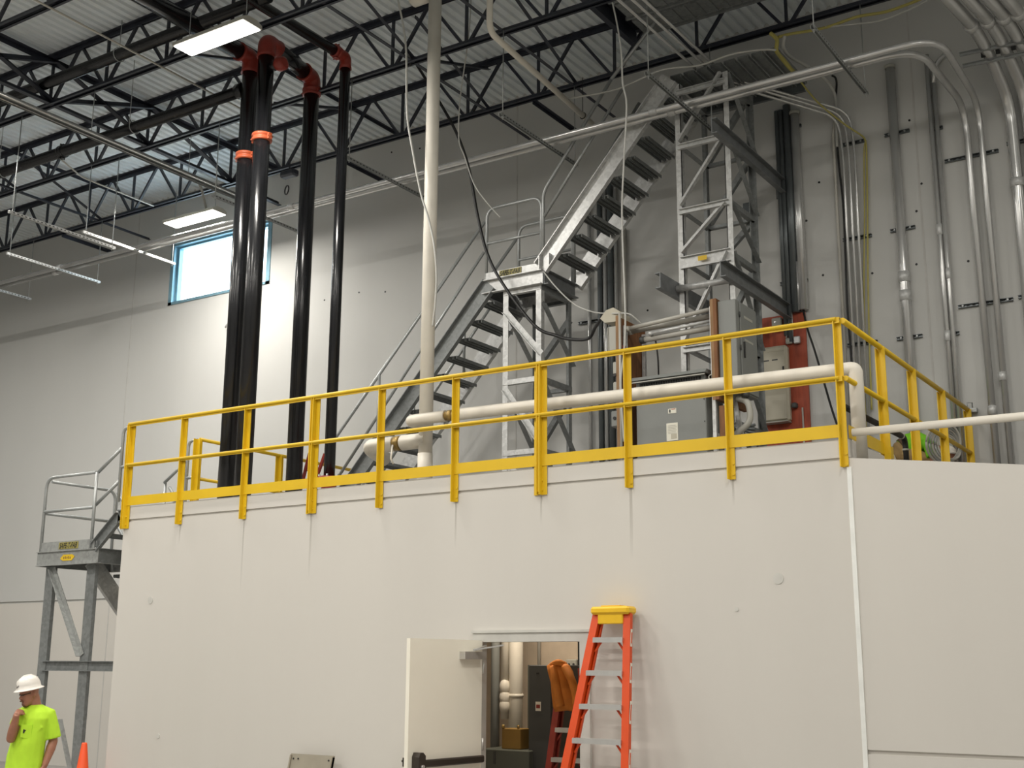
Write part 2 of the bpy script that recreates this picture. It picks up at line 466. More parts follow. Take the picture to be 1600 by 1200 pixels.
# ================================================================== roof joists
ZBC, ZTC = 10.0, 10.83
def chord(x0, x1, y, z, h, gap=0.02, w=0.045):
    m = MB()
    m.box((x0, y - gap - w, z), (x1, y - gap, z + 0.010)); m.box((x0, y - gap - 0.009, z), (x1, y - gap, z + h))
    m.box((x0, y + gap, z), (x1, y + gap + w, z + 0.010)); m.box((x0, y + gap, z), (x1, y + gap + 0.009, z + h))
    return m
P = 1.27
webs = {}
for k, (y, lab, x0) in enumerate(((14.1, 'dark steel roof joist nearest the back wall', -29.0), (12.26, 'dark steel roof joist second from the back wall', -29.0),
                              (10.42, 'dark steel roof joist third from the back wall, beside the large lamp', -26.5), (8.58, 'dark steel roof joist crossing the top left corner', -22.5))):
    x1 = 1.0 if k < 2 else -3.0
    t = thing('roof_joist', lab, 'joist', (x0, y, ZBC), 'roof joists')
    m = MB()
    m.box((x0, y - 0.075, ZTC - 0.012), (x1, y - 0.012, ZTC)); m.box((x0, y - 0.022, ZTC - 0.075), (x1, y - 0.012, ZTC))
    m.box((x0, y + 0.012, ZTC - 0.012), (x1, y + 0.075, ZTC)); m.box((x0, y + 0.012, ZTC - 0.075), (x1, y + 0.022, ZTC))
    m.build('top_chord', 'joist', t)
    chord(x0, x1, y, ZBC, 0.065).build('bottom_chord', 'joist', t)
    n0 = math.ceil((x0 + 0.7 + 11.33) / P)
    xb = -11.33 + P * n0
    while xb < x1 - 0.7:
        if 'v' not in webs:
            def web(p0, p1, name, a=0.036):
                return MB().bar(V((xb, y, 0)) + V(p0), V((xb, y, 0)) + V(p1), a, a, (0, 1, 0)).build(name, 'joist', t, (xb, y, ZBC))
            webs['v'] = web((0, 0, ZBC + 0.02), (0, 0, ZTC - 0.02), 'web_member')
            webs['a'] = web((0.05, 0, ZBC + 0.03), (P / 2 - 0.02, 0, ZTC - 0.03), 'web_member', 0.040)
            webs['b'] = web((-0.05, 0, ZBC + 0.03), (-P / 2 + 0.02, 0, ZTC - 0.03), 'web_member', 0.040)
        else:
            for key in 'vab':
                put(webs[key], t, (xb, y, ZBC))
        xb += P

# bridging lines square to the joists
def bridging(x, label, ya, yb, cross, top=True, bot=True, a=0.05):
    t = thing('joist_bridging', label, 'bridging', (x, ya, ZBC), 'bridging between roof joists')
    if top:
        MB().angle((x, ya, ZTC - 0.09), (x, yb, ZTC - 0.09), a, (0, 0, -1), (1, 0, 0), 0.008).build('upper_angle', 'joist', t)
    if bot:
        MB().angle((x, ya, ZBC + 0.012), (x, yb, ZBC + 0.012), a, (0, 0, 1), (1, 0, 0), 0.008).build('lower_angle', 'joist', t)
    for y0, y1, flip in cross:
        z0, z1 = (ZTC - 0.14, ZBC + 0.05) if flip else (ZBC + 0.05, ZTC - 0.14)
        MB().angle((x + 0.03, y0, z0), (x + 0.03, y1, z1), a, (0, 0, 1), (1, 0, 0), 0.008).build('cross_angle', 'joist', t)
    return t
J = (6.74, 8.58, 10.42, 12.26, 14.1)
bridging(-15.13, 'heavy dark bridging line with cross braces left of the black riser pipes', 6.7, 15.3, [(J[i], J[i + 1], True) for i in range(4)] + [(J[i], J[i + 1], False) for i in range(1, 3)], a=0.085)
bridging(-9.72, 'dark bridging line meeting the back joist above the lower stair', 8.5, 15.3, [(J[2], J[3], True), (J[3], J[4], True), (J[3], J[4], False)], top=False)
bridging(-8.2, 'dark bridging line left of the upper stair flight', 10.4, 15.3, [(J[3], J[4], True)], top=False)
bridging(-18.6, 'dark bridging line at the far left of the roof', 8.5, 15.3, [(J[2], J[3], True), (J[3], J[4], True)])
bridging(-12.35, 'thin dark bridging line between the black riser pipes', 8.5, 15.3, [(J[2], J[3], False), (J[3], J[4], False)], bot=False)
# short braces from the last joist to the wall
for a, b, lab in (((-12.693, 14.445, 10.000), (-12.728, 15.330, 9.962), 'short dark brace to the back wall right of the black pipes'), ((-8.896, 14.209, 10.000), (-8.881, 15.330, 9.970), 'short dark brace to the back wall under the cream pipe'), ((-19.706, 13.886, 10.000), (-20.112, 15.330, 10.124), 'short dark brace to the back wall at far left')):
    tag(MB().angle((a[0], 14.1, ZBC - 0.01), (a[0], YB - 0.005, ZBC - 0.01), 0.06, (0, 0, -1), (1, 0, 0), 0.008).build('wall_brace', 'joist'), lab, 'brace', 'braces to the back wall')
# heavy header beams framing the roof opening above the upper stair
t = thing('roof_opening_frame', 'dark heavy beams framing the roof opening above the upper stair', 'beam', (-7.3, 12.26, ZBC))
MB().channel((-7.15, 12.3, 10.42), (-7.15, 14.06, 10.42), 0.30, 0.08, (0, 0, 1), (1, 0, 0)).build('header_beam', 'joist', t)
MB().channel((-4.55, 12.3, 10.42), (-4.55, 14.06, 10.42), 0.30, 0.08, (0, 0, 1), (-1, 0, 0)).build('header_beam', 'joist', t)
MB().channel((-7.1, 14.0, 10.62), (-4.6, 14.0, 10.62), 0.24, 0.08, (0, 0, 1), (0, -1, 0)).build('trimmer_beam', 'joist', t)
t = thing('roof_hatch_curb', 'grey corrugated metal curb under the roof opening beside the upper landing', 'hatch', (-6.0, 13.0, 10.3))
for i, (y0, z0) in enumerate(((12.45, 10.35), (12.95, 10.35), (13.45, 10.35))):
    m = MB()
    for j in range(26):
        xx = -6.9 + j * 0.085
        m.box((xx, y0, z0 + (0.012 if j % 2 else 0)), (xx + 0.085, y0 + 0.36, z0 + 0.03 + (0.012 if j % 2 else 0)))
    m.build('corrugated_panel', 'galvd', t)
    MB().bar((-6.95, y0 + 0.43, z0 + 0.02), (-4.65, y0 + 0.43, z0 + 0.02), 0.04, 0.04).build('panel_rail', 'galvd', t)
for xx in (-6.5, -5.2):
    MB().tube([(xx, 12.7, 10.36), (xx, 12.7, 10.82)], 0.012, 6).build('hanger_rod', 'galvr', t)

# ================================================================== high-bay lamps
def lamp(x, y, z, label, power=1.0):
    t = thing('high_bay_lamp', label, 'lamp', (x, y, z), 'high-bay lamps')
    m = MB()
    m.prism([(-0.16, 0.0), (0.16, 0.0), (0.16, 0.045), (0.07, 0.085), (-0.07, 0.085), (-0.16, 0.045)], (x - 0.62, y, z), (x + 0.62, y, z), (0, -1, 0), (0, 0, 1))
    m.build('housing', 'grayl', t)
    MB().box((x - 0.60, y - 0.145, z - 0.012), (x + 0.60, y + 0.145, z - 0.001)).build('diffuser', 'glow', t)
    for sx in (-0.5, 0.5):
        MB().tube([(x + sx, y, z + 0.08), (x + sx, y, z + (10.0 - z if z < 10 else 0.5))], 0.005, 5).build('hanger_wire', 'galvr', t)
    l = bpy.data.lights.new('lamp_light', 'AREA'); l.shape = 'RECTANGLE'; l.size = 1.2; l.size_y = 0.29
    l.energy = LAMP_W * power; l.color = LAMP_COL
    o = bpy.data.objects.new('lamp_light', l); COL.objects.link(o); o.parent = t; o.location = (0, 0, -0.02)
    return t
lamp(-10.7, 9.60, 9.45, 'large bright high-bay lamp at the top beside the black riser pipes')
t = lamp(-15.55, 13.72, 9.35, 'bright high-bay lamp hanging over the window left of the pipes', 0.85)
MB().tube(fillet([(-15.275, 13.720, 9.493), (-15.480, 13.720, 10.030), (-16.055, 13.600, 10.367)], 0.2), 0.022, 8).build('feed_conduit', 'conduitp', t)
ords = ('first', 'second', 'third', 'fourth', 'fifth')
for row, y, xs in (('front', 5.3, (-20.5, -15.6, -10.7, -5.8, -0.9)), ('middle', 0.6, (-15.6, -10.7, -5.8, -0.9)), ('rear', -4.6, (-20.5, -10.7, -0.9))):
    for i, x in enumerate(xs):
        lamp(x, y, 9.45, 'high-bay lamp above the viewer, %s from the left in the %s row' % (ords[i], row))
lamp(-16.4, 9.6, 9.45, 'unseen added high-bay lamp beyond the left edge, brightening the lower back wall')  # added to lift the dim lower left of the back wall
lamp(-0.9, 9.6, 9.45, 'unseen added high-bay lamp above the upper right corner, brightening the door leaf', 0.45)  # unseen, added so the open door leaf is lit from the right
lamp(3.7, 9.6, 9.45, 'unseen added high-bay lamp farthest right, brightening the door leaf', 0.6)  # another unseen lamp added for the door leaf
lamp(-21.5, 9.6, 9.45, 'high-bay lamp farthest beyond the left edge level with the large lamp')

# ================================================================== yellow guardrails on the mechanical room roof
PX = (-12.93, -11.893, -10.78, -9.70, -8.67, -7.64, -6.57, -5.54, -4.47, -3.40)
DBL = (0, 3, 6)
ZT, ZM = 4.935, 4.40
t = thing('front_guardrail', 'long yellow steel guardrail along the front edge of the platform', 'guardrail', (-8.1, YF - 0.05, ZP))
for i, x in enumerate(PX):
    m = MB()
    y = YF - 0.006
    if i in DBL:
        m.angle((x - 0.012, y, 3.57), (x - 0.012, y, ZT), 0.065, (-1, 0, 0), (0, -1, 0), 0.009)
        m.angle((x + 0.012, y, 3.57), (x + 0.012, y, ZT), 0.065, (1, 0, 0), (0, -1, 0), 0.009)
        m.box((x - 0.012, y - 0.05, 3.6), (x + 0.012, y - 0.001, ZT - 0.02))
    else:
        m.angle((x - 0.03, y, 3.57 if i < 9 else 3.6), (x - 0.03, y, ZT), 0.062, (1, 0, 0), (0, -1, 0), 0.010)
    po = m.build('post', 'yellow', t)
    for z in (3.62, 3.72):
        MB().disc((x + 0.018, y - 0.012, z), (0, 1, 0), 0.014, 0.014, 8).build('bolt', 'yellow', po)
yr = YF - 0.055
MB().angle((PX[0] - 0.03, yr, ZT + 0.03), (PX[9] + 0.03, yr, ZT + 0.03), 0.055, (0, 0, -1), (0, 1, 0), 0.010).tube([(PX[0], yr, ZT + 0.012), (PX[9], yr, ZT + 0.012)], 0.022, 8).build('top_rail', 'yellow', t)
MB().angle((PX[0] - 0.03, yr, ZM + 0.02), (PX[9] + 0.03, yr, ZM + 0.02), 0.05, (0, 0, -1), (0, 1, 0), 0.010).tube([(PX[0], yr, ZM), (PX[9], yr, ZM)], 0.020, 8).build('middle_rail', 'yellow', t)
MB().box((PX[0] + 0.02, YF - 0.022, 3.868), (PX[9] - 0.02, YF - 0.012, 3.985)).build('toe_board', 'yellow', t)

t = thing('side_guardrail', 'yellow steel guardrail running back to the wall at the right end', 'guardrail', (XB, 13.0, ZP))
xs = XB - 0.01
for y in (11.70, 12.80, 14.0, 15.22):
    po = MB().angle((xs, y, 3.57), (xs, y, ZT), 0.075, (0, 1, 0), (1, 0, 0), 0.010).box((xs - 0.006, y - 0.06, 3.57), (xs + 0.004, y, ZT - 0.02)).build('post', 'yellow', t)
    for z in (3.95, 4.62):
        MB().disc((xs + 0.010, y + 0.03, z), (1, 0, 0), 0.014, 0.016, 8).build('bolt', 'yellow', po)
MB().tube([(xs + 0.03, YF - 0.02, ZT), (xs + 0.03, 15.25, ZT)], 0.028, 8).build('top_rail', 'yellow', t)
MB().tube([(xs + 0.03, YF - 0.02, ZM), (xs + 0.03, 15.25, ZM)], 0.025, 8).build('middle_rail', 'yellow', t)
MB().box((xs + 0.005, YF + 0.06, 3.868), (xs + 0.015, 12.0, 3.985)).build('toe_board', 'yellow', t)
MB().box((xs - 0.02, 15.26, ZT - 0.03), (xs + 0.13, 15.34, ZT + 0.02)).tube([(xs + 0.02, 15.28, ZT), (xs + 0.02, 15.28, ZT + 0.09), (xs + 0.08, 15.28, ZT + 0.09), (xs + 0.08, 15.28, ZT)], 0.008, 6).build('wall_bracket', 'galvr', t)

t = thing('left_guardrail', 'short yellow steel guardrail on the left edge behind the black pipes', 'guardrail', (XA, 13.4, ZP))
x = XA + 0.01
for y in (11.77, 13.4, 15.2):
    MB().angle((x, y, 3.6), (x, y, ZT), 0.07, (0, 1, 0), (1, 0, 0), 0.010).angle((x, y - 0.02, 3.6), (x, y - 0.02, ZT), 0.07, (0, -1, 0), (1, 0, 0), 0.010).build('post', 'yellow', t)
MB().tube([(x + 0.02, 11.78, ZT), (x + 0.02, 15.3, ZT)], 0.026, 8).build('top_rail', 'yellow', t)
MB().tube([(x + 0.02, 11.78, ZM - 0.02), (x + 0.02, 15.3, ZM - 0.02)], 0.024, 8).build('middle_rail', 'yellow', t)
MB().box((x + 0.005, 11.8, 3.868), (x + 0.015, 15.3, 3.985)).build('toe_board', 'yellow', t)

# ================================================================== left stair tower
def stair_tread(p, q, run, parent, m='galvd', th=0.045, name='tread', nose=0.0):
    # plank tread: three ribs spanning from p to q, stacked along the run direction
    p, q, run = V(p), V(q), V(run)
    mb = MB()
    L = run.length; d = run.normalized()
    for k in range(3):
        o = d * (L * (k + 0.5) / 3)
        mb.channel(p + o, q + o, L / 3 * 0.80, th, d, (0, 0, -1), 0.007)
    mb.bar(p + d * 0.005 + V((0, 0, -0.02)), q + d * 0.005 + V((0, 0, -0.02)), th, 0.010)
    return mb.build(name, m, parent)

LX0, LX1, LY0, LY1, LZ = -14.63, -13.43, 10.6, 11.78, 3.345
t = thing('stair_landing', 'galvanized landing of the left stair tower beside the beige room', 'landing', ((LX0 + LX1) / 2, LY0, 0))
for p0, p1, side in (((LX0 - 0.05, LY0, LZ - 0.10), (LX1 + 0.02, LY0, LZ - 0.10), (0, -1, 0)), ((LX0 - 0.05, LY1, LZ - 0.10), (LX1 + 0.02, LY1, LZ - 0.10), (0, 1, 0)),
                     ((LX0, LY0, LZ - 0.10), (LX0, LY1, LZ - 0.10), (-1, 0, 0)), ((LX1, LY0, LZ - 0.10), (LX1, LY1 + 0.02, LZ - 0.10), (1, 0, 0))):
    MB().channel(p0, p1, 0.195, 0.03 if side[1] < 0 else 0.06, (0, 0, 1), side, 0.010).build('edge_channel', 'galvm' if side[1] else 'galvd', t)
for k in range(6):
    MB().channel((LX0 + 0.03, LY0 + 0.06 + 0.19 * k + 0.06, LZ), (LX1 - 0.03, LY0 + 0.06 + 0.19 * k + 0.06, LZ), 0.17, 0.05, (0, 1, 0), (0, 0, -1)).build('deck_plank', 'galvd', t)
tb = MB().box((LX0 + 0.02, LY0 - 0.01, LZ + 0.0), (LX1 - 0.07, LY0 + 0.0, LZ + 0.125)).build('toe_plate', 'galvm', t)
np_ = MB().box((-14.23, LY0 - 0.016, LZ + 0.018), (-13.83, LY0 - 0.010, LZ + 0.108)).build('name_plate', 'plateo', t)
np_['label'] = 'olive name plate reading SAFE-T-FAB'
text_obj('lettering', 'SAFE-T-FAB', 'ink', np_, (-14.03, LY0 - 0.0165, LZ + 0.063), (1, 0, 0), (0, 0, 1), 0.075, 0.36, 0.001, 0.25)
m = MB().prism([(-0.15, -0.012), (-0.09, 0.04), (0.09, 0.04), (0.15, 0.012), (0.09, -0.04), (-0.09, -0.04)], (-14.03, LY0 - 0.016, LZ - 0.10), (-14.03, LY0 - 0.0112, LZ - 0.10), (1, 0, 0), (0, 0, 1)).build('maker_badge', 'platey', t)
for k in range(5):
    MB().box((-14.11 + k * 0.033, LY0 - 0.018, LZ - 0.118), (-14.09 + k * 0.033, LY0 - 0.0165, LZ - 0.09 + 0.006 * (k % 2))).build('badge_mark', 'box', m)
for xx, yy in ((-14.50, LY0 + 0.08), (-13.64, LY0 + 0.08)):
    mb = MB().channel((xx, yy, 0.02), (xx, yy, LZ - 0.2), 0.17, 0.055, (1, 0, 0), (0, 1, 0), 0.010)
    mb.box((xx - 0.12, yy - 0.08, 0), (xx + 0.12, yy + 0.14, 0.02))
    mb.build('leg', 'galvd', t)
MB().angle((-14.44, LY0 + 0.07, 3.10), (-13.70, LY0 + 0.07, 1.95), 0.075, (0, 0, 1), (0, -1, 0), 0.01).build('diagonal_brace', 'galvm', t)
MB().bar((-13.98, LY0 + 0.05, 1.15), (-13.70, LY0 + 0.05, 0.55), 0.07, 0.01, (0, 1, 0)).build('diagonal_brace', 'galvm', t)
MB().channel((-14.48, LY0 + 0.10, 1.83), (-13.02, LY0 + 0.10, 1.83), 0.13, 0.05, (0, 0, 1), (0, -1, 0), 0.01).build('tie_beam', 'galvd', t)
rt = 0.022
ra = LZ + 1.02
# near rail, end rail, far rail of the landing
MB().tube(fillet([(LX0, LY0, LZ), (LX0, LY0, ra), (-13.60, LY0, ra)], 0.16), rt, 8).build('near_rail', 'galvr', t)
MB().tube([(LX0, LY0, LZ + 0.55), (-13.6, LY0, LZ + 0.55)], rt, 8).build('near_middle_rail', 'galvr', t)
MB().tube(fillet([(LX0, LY0 + 0.08, ra - 0.04), (LX0, LY1, ra - 0.04), (LX0, LY1, LZ)], 0.16), rt, 8).build('end_rail', 'galvr', t)
MB().tube([(LX0, LY0, LZ + 0.53), (LX0, LY1, LZ + 0.53)], rt, 8).build('end_middle_rail', 'galvr', t)
for yy in (LY0, LY1):
    MB().tube([(-13.58, yy, LZ), (-13.58, yy, ra)], rt, 8).build('rail_post', 'galvr', t)

t = thing('stair_flight', 'short galvanized stair flight up to the platform edge at left', 'stairs', (-13.2, LY0, LZ))
for yy, side in ((LY0 + 0.02, -1), (LY1 - 0.02, 1)):
    mb = MB()
    mb.channel((-13.50, yy, LZ + 0.02), (-13.50, yy, 3.50 - 0.06), 0.13, 0.055, (1, 0, 0), (0, side, 0), 0.01)
    mb.channel((-13.50, yy, 3.36), (-13.06, yy, 3.735), 0.16, 0.055, (0, 0, 1), (0, side, 0), 0.01)
    mb.channel((-13.10, yy, 3.735), (-12.965, yy, 3.735), 0.17, 0.055, (0, 0, 1), (0, side, 0), 0.01)
    mb.build('stringer', 'galvd', t)
    MB().tube(fillet([(-13.58, yy, LZ + 1.02), (-13.13, yy, 4.66)], 0.1) , rt, 8).build('hand_rail', 'galvr', t)
    MB().tube(fillet([(-13.13, yy, 3.83), (-13.13, yy, 4.925), (-12.95, yy, 4.925)], 0.14), rt, 8).build('rail_post', 'galvr', t)
    MB().tube([(-13.58, yy, LZ + 0.58), (-13.13, yy, 4.22)], rt, 8).build('middle_rail', 'galvr', t)
    MB().tube([(-13.13, yy, 4.40), (-12.95, yy, 4.40)], rt, 8).build('stub_rail', 'galvr', t)
MB().box((-13.11, LY0 + 0.0, 3.83), (-12.97, LY0 + 0.01, 3.93)).build('toe_plate', 'galv', t)
for k in range(2):
    stair_tread((-13.44 + 0.22 * k, LY0 + 0.03, 3.53 + 0.17 * k), (-13.44 + 0.22 * k, LY1 - 0.03, 3.53 + 0.17 * k), (0.20, 0, 0), t)
t = thing('stair_flight', 'galvanized stair flight descending behind the left landing to the floor', 'stairs', (-14.0, 13.2, 0))
for xx, side in ((-14.60, -1), (-13.50, 1)):
    MB().channel((xx, LY1 - 0.35, LZ - 0.05), (xx, LY1 + 2.72, 0.10), 0.25, 0.06, (0, 0, 1), (side, 0, 0), 0.01).build('stringer', 'galv', t)
    MB().tube(fillet([(xx, LY1, ra - 0.06), (xx, LY1 + 2.7, ra - 3.05), (xx, LY1 + 2.7, 0)], 0.2), rt, 8).build('hand_rail', 'galvr', t)
    MB().tube([(xx, LY1, LZ + 0.53), (xx, LY1 + 2.68, 0.58)], rt, 8).build('middle_rail', 'galvr', t)
for k in range(13):
    y0 = LY1 + 0.02 + 0.205 * k; z0 = LZ - 0.235 * (k + 1)
    stair_tread((-14.57, y0, z0), (-13.53, y0, z0), (0, 0.23, 0), t)

# ================================================================== main stair up to the roof
SY, SW = 13.6, 0.84
FY = SY + SW
s1 = 1.1226
AX, AZ = -9.371, 7.14
ft = AX - (AZ - ZP) / s1 - 0.05
t = thing('stair_flight', 'lower galvanized stair flight rising from the platform behind the white riser', 'stairs', (ft, SY, ZP))
c48 = 0.125 / math.cos(math.atan(s1))
for yy, side in ((SY, -1), (FY, 1)):
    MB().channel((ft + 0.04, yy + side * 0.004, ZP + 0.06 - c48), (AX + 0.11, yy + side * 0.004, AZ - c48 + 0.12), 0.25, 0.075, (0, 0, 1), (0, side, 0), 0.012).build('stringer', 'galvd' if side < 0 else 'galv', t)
for k in range(13):
    z = ZP + 0.2343 * (k + 1); x = ft + 0.30 + (z - ZP) / s1
    stair_tread((x - 0.10, SY + 0.02, z - 0.06), (x - 0.10, FY - 0.02, z - 0.06), (0.23, 0, 0), t, 'galvd')
a, b = (-9.383, 13.600, 8.029), (-12.177, 13.600, 4.997)
c, d = (-9.388, 13.600, 7.579), (-11.931, 13.600, 4.583)
for yy in (SY, FY):
    MB().tube(fillet([(a[0], yy, a[2]), (b[0], yy, b[2]), (b[0], yy, ZP)], 0.15), 0.024, 8).build('hand_rail', 'galvr', t)
    MB().tube([(c[0], yy, c[2]), (d[0], yy, d[2])], 0.022, 8).build('middle_rail', 'galvr', t)
    for u in (0.33, 0.66):
        q = V(a).lerp(V(b), u)
        MB().tube([(q.x, yy, q.z), (q.x, yy, q.z - 1.0)], 0.022, 8).build('rail_post', 'galvr', t)

BX = -8.40
t = thing('stair_landing', 'galvanized mid landing on braced legs between the two stair flights', 'landing', (-8.9, SY, ZP))
MB().channel((AX, SY, AZ - 0.10), (BX, SY, AZ - 0.10), 0.20, 0.07, (0, 0, 1), (0, -1, 0), 0.012).build('edge_channel', 'galv', t)
MB().channel((AX, FY, AZ - 0.10), (BX, FY, AZ - 0.10), 0.20, 0.07, (0, 0, 1), (0, 1, 0), 0.012).build('edge_channel', 'galv', t)
MB().channel((BX + 0.004, SY + 0.003, AZ - 0.101), (BX + 0.004, FY - 0.003, AZ - 0.10), 0.20, 0.07, (0, 0, 1), (1, 0, 0), 0.012).build('edge_channel', 'chan', t)
MB().channel((AX - 0.004, SY + 0.003, AZ - 0.101), (AX - 0.004, FY - 0.003, AZ - 0.10), 0.20, 0.07, (0, 0, 1), (-1, 0, 0), 0.012).build('edge_channel', 'chan', t)
for k in range(4):
    MB().channel((AX + 0.03, SY + 0.12 + 0.20 * k, AZ), (BX - 0.03, SY + 0.12 + 0.20 * k, AZ), 0.17, 0.05, (0, 1, 0), (0, 0, -1)).build('deck_plank', 'chan', t)
MB().box((AX + 0.02, SY - 0.02, AZ), (BX - 0.02, SY - 0.008, AZ + 0.11)).build('toe_plate', 'galv', t)
np_ = MB().box((-9.10, SY - 0.03, AZ + 0.012), (-8.74, SY - 0.021, AZ + 0.10)).build('name_plate', 'plateo', t)
np_['label'] = 'olive name plate reading SAFE-T-FAB'
text_obj('lettering', 'SAFE-T-FAB', 'ink', np_, (-8.92, SY - 0.031, AZ + 0.056), (1, 0, 0), (0, 0, 1), 0.07, 0.33, 0.001, 0.25)
l0, l1 = -9.06, -8.44
def leg(x, y, side, m):
    return MB().angle((x, y, ZP), (x, y, AZ - 0.2), 0.085, (1 if x < -8.8 else -1, 0, 0), (0, side, 0), 0.010).build('leg', m, t)
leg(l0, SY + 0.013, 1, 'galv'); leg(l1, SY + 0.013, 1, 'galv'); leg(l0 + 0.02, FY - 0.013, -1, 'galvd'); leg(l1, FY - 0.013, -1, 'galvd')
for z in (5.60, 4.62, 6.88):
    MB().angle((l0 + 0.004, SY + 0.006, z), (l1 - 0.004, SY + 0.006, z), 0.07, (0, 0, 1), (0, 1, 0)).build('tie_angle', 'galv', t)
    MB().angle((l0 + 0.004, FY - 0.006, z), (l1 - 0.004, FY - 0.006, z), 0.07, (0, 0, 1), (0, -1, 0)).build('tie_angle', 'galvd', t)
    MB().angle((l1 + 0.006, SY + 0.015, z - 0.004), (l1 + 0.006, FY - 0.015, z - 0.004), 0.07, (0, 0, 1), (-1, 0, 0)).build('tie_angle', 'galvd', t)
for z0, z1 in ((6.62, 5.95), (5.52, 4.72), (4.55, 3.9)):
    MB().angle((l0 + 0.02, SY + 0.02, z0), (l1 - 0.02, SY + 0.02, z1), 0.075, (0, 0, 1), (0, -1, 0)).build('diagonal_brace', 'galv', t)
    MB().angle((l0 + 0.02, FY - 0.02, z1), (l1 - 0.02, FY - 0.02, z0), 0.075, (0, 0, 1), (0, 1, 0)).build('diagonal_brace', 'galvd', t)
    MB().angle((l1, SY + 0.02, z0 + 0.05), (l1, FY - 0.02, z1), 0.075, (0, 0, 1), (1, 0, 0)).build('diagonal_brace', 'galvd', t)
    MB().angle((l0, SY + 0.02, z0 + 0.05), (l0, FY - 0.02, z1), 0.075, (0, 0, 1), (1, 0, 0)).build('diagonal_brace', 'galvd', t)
lz = AZ + 1.07
for yy in (SY, FY):
    MB().tube(fillet([(AX + 0.03, yy, AZ), (AX + 0.03, yy, lz), (BX - 0.03, yy, lz), (BX - 0.03, yy, AZ)], 0.16), 0.022, 8).build('rail_loop', 'galvr', t)
    MB().tube([(AX + 0.03, yy, AZ + 0.55), (BX - 0.03, yy, AZ + 0.55)], 0.022, 8).build('middle_rail', 'galvr', t)

s2 = 1.1415
UZ = 9.50
UX = BX + (9.62 - 7.35) / s2
t = thing('stair_flight', 'upper galvanized stair flight climbing from the mid landing to the roof', 'stairs', (BX, SY, AZ))
c49 = 0.125 / math.cos(math.atan(s2))
for yy, side in ((SY, -1), (FY, 1)):
    mb = MB()
    mb.channel((BX - 0.01, yy + side * 0.007, 7.35 - c49 + 0.0), (UX, yy + side * 0.007, 9.62 - c49), 0.25, 0.075, (0, 0, 1), (0, side, 0), 0.012)
    mb.channel((BX + 0.06, yy + side * 0.010, AZ + 0.003), (BX + 0.06, yy + side * 0.010, 7.34), 0.17, 0.075, (1, 0, 0), (0, side, 0), 0.012)
    mb.build('stringer', 'galv', t)
for k in range(9):
    z = AZ + 0.2343 * (k + 1); x = BX + 0.02 + (z - 7.35 + 0.15) / s2
    stair_tread((x, SY + 0.02, z - 0.05), (x, FY - 0.02, z - 0.05), (0.23, 0, 0), t, 'galvd')
    for yy in (SY + 0.03, FY - 0.03):
        pass
a, b = (-8.439, 13.600, 8.303), (-7.309, 13.600, 9.679)
c, d = (-8.459, 13.600, 7.893), (-7.144, 13.600, 9.484)
for yy in (SY, FY):
    MB().tube(fillet([(BX, yy, AZ + 0.05), (BX, yy, a[2] - 0.03), (b[0], yy, b[2])], 0.12), 0.024, 8).build('hand_rail', 'galvr', t)
    MB().tube([(BX, yy, c[2]), (d[0], yy, d[2])], 0.022, 8).build('middle_rail', 'galvr', t)
q0 = V((b[0], SY, b[2]))
MB().tube([q0, (UX, SY, 10.55)], 0.024, 8).build('upper_hand_rail', 'galvr', t)

# tower that carries the upper landing
TX0, TX1 = -6.33, -5.656
t = thing('stair_tower', 'tall galvanized braced tower under the upper landing behind the grey cabinet', 'tower', (-6.0, SY, ZP))
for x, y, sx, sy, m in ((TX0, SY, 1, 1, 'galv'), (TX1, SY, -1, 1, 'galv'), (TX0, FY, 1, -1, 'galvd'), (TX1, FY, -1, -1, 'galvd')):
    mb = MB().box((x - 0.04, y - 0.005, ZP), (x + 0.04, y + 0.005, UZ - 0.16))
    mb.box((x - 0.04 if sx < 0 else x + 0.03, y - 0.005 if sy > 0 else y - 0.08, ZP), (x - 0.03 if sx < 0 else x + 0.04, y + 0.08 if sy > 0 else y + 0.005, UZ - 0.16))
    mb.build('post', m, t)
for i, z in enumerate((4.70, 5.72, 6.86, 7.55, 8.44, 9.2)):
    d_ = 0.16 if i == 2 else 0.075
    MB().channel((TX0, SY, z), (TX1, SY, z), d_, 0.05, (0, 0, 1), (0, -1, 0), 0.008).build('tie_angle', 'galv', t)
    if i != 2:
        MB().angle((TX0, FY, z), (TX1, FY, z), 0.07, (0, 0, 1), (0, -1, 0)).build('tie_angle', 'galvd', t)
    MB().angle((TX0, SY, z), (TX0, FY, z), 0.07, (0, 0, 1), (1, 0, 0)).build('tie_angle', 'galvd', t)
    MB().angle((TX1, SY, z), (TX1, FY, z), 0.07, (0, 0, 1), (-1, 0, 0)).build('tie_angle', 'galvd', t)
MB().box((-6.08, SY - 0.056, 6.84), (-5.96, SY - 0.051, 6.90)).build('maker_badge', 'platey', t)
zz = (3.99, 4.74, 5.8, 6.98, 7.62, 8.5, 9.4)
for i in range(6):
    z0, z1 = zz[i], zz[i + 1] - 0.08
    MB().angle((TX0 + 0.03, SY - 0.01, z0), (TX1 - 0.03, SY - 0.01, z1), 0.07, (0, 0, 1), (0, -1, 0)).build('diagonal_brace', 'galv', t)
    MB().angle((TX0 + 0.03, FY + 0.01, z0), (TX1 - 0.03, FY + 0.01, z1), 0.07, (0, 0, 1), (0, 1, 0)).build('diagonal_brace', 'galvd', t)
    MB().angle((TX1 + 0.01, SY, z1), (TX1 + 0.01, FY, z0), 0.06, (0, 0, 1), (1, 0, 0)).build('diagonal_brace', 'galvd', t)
t = thing('stair_landing', 'dark plank landing at the top of the stair under the roof', 'landing', (-5.6, SY, UZ))
U0, U1 = UX - 0.05, -5.0
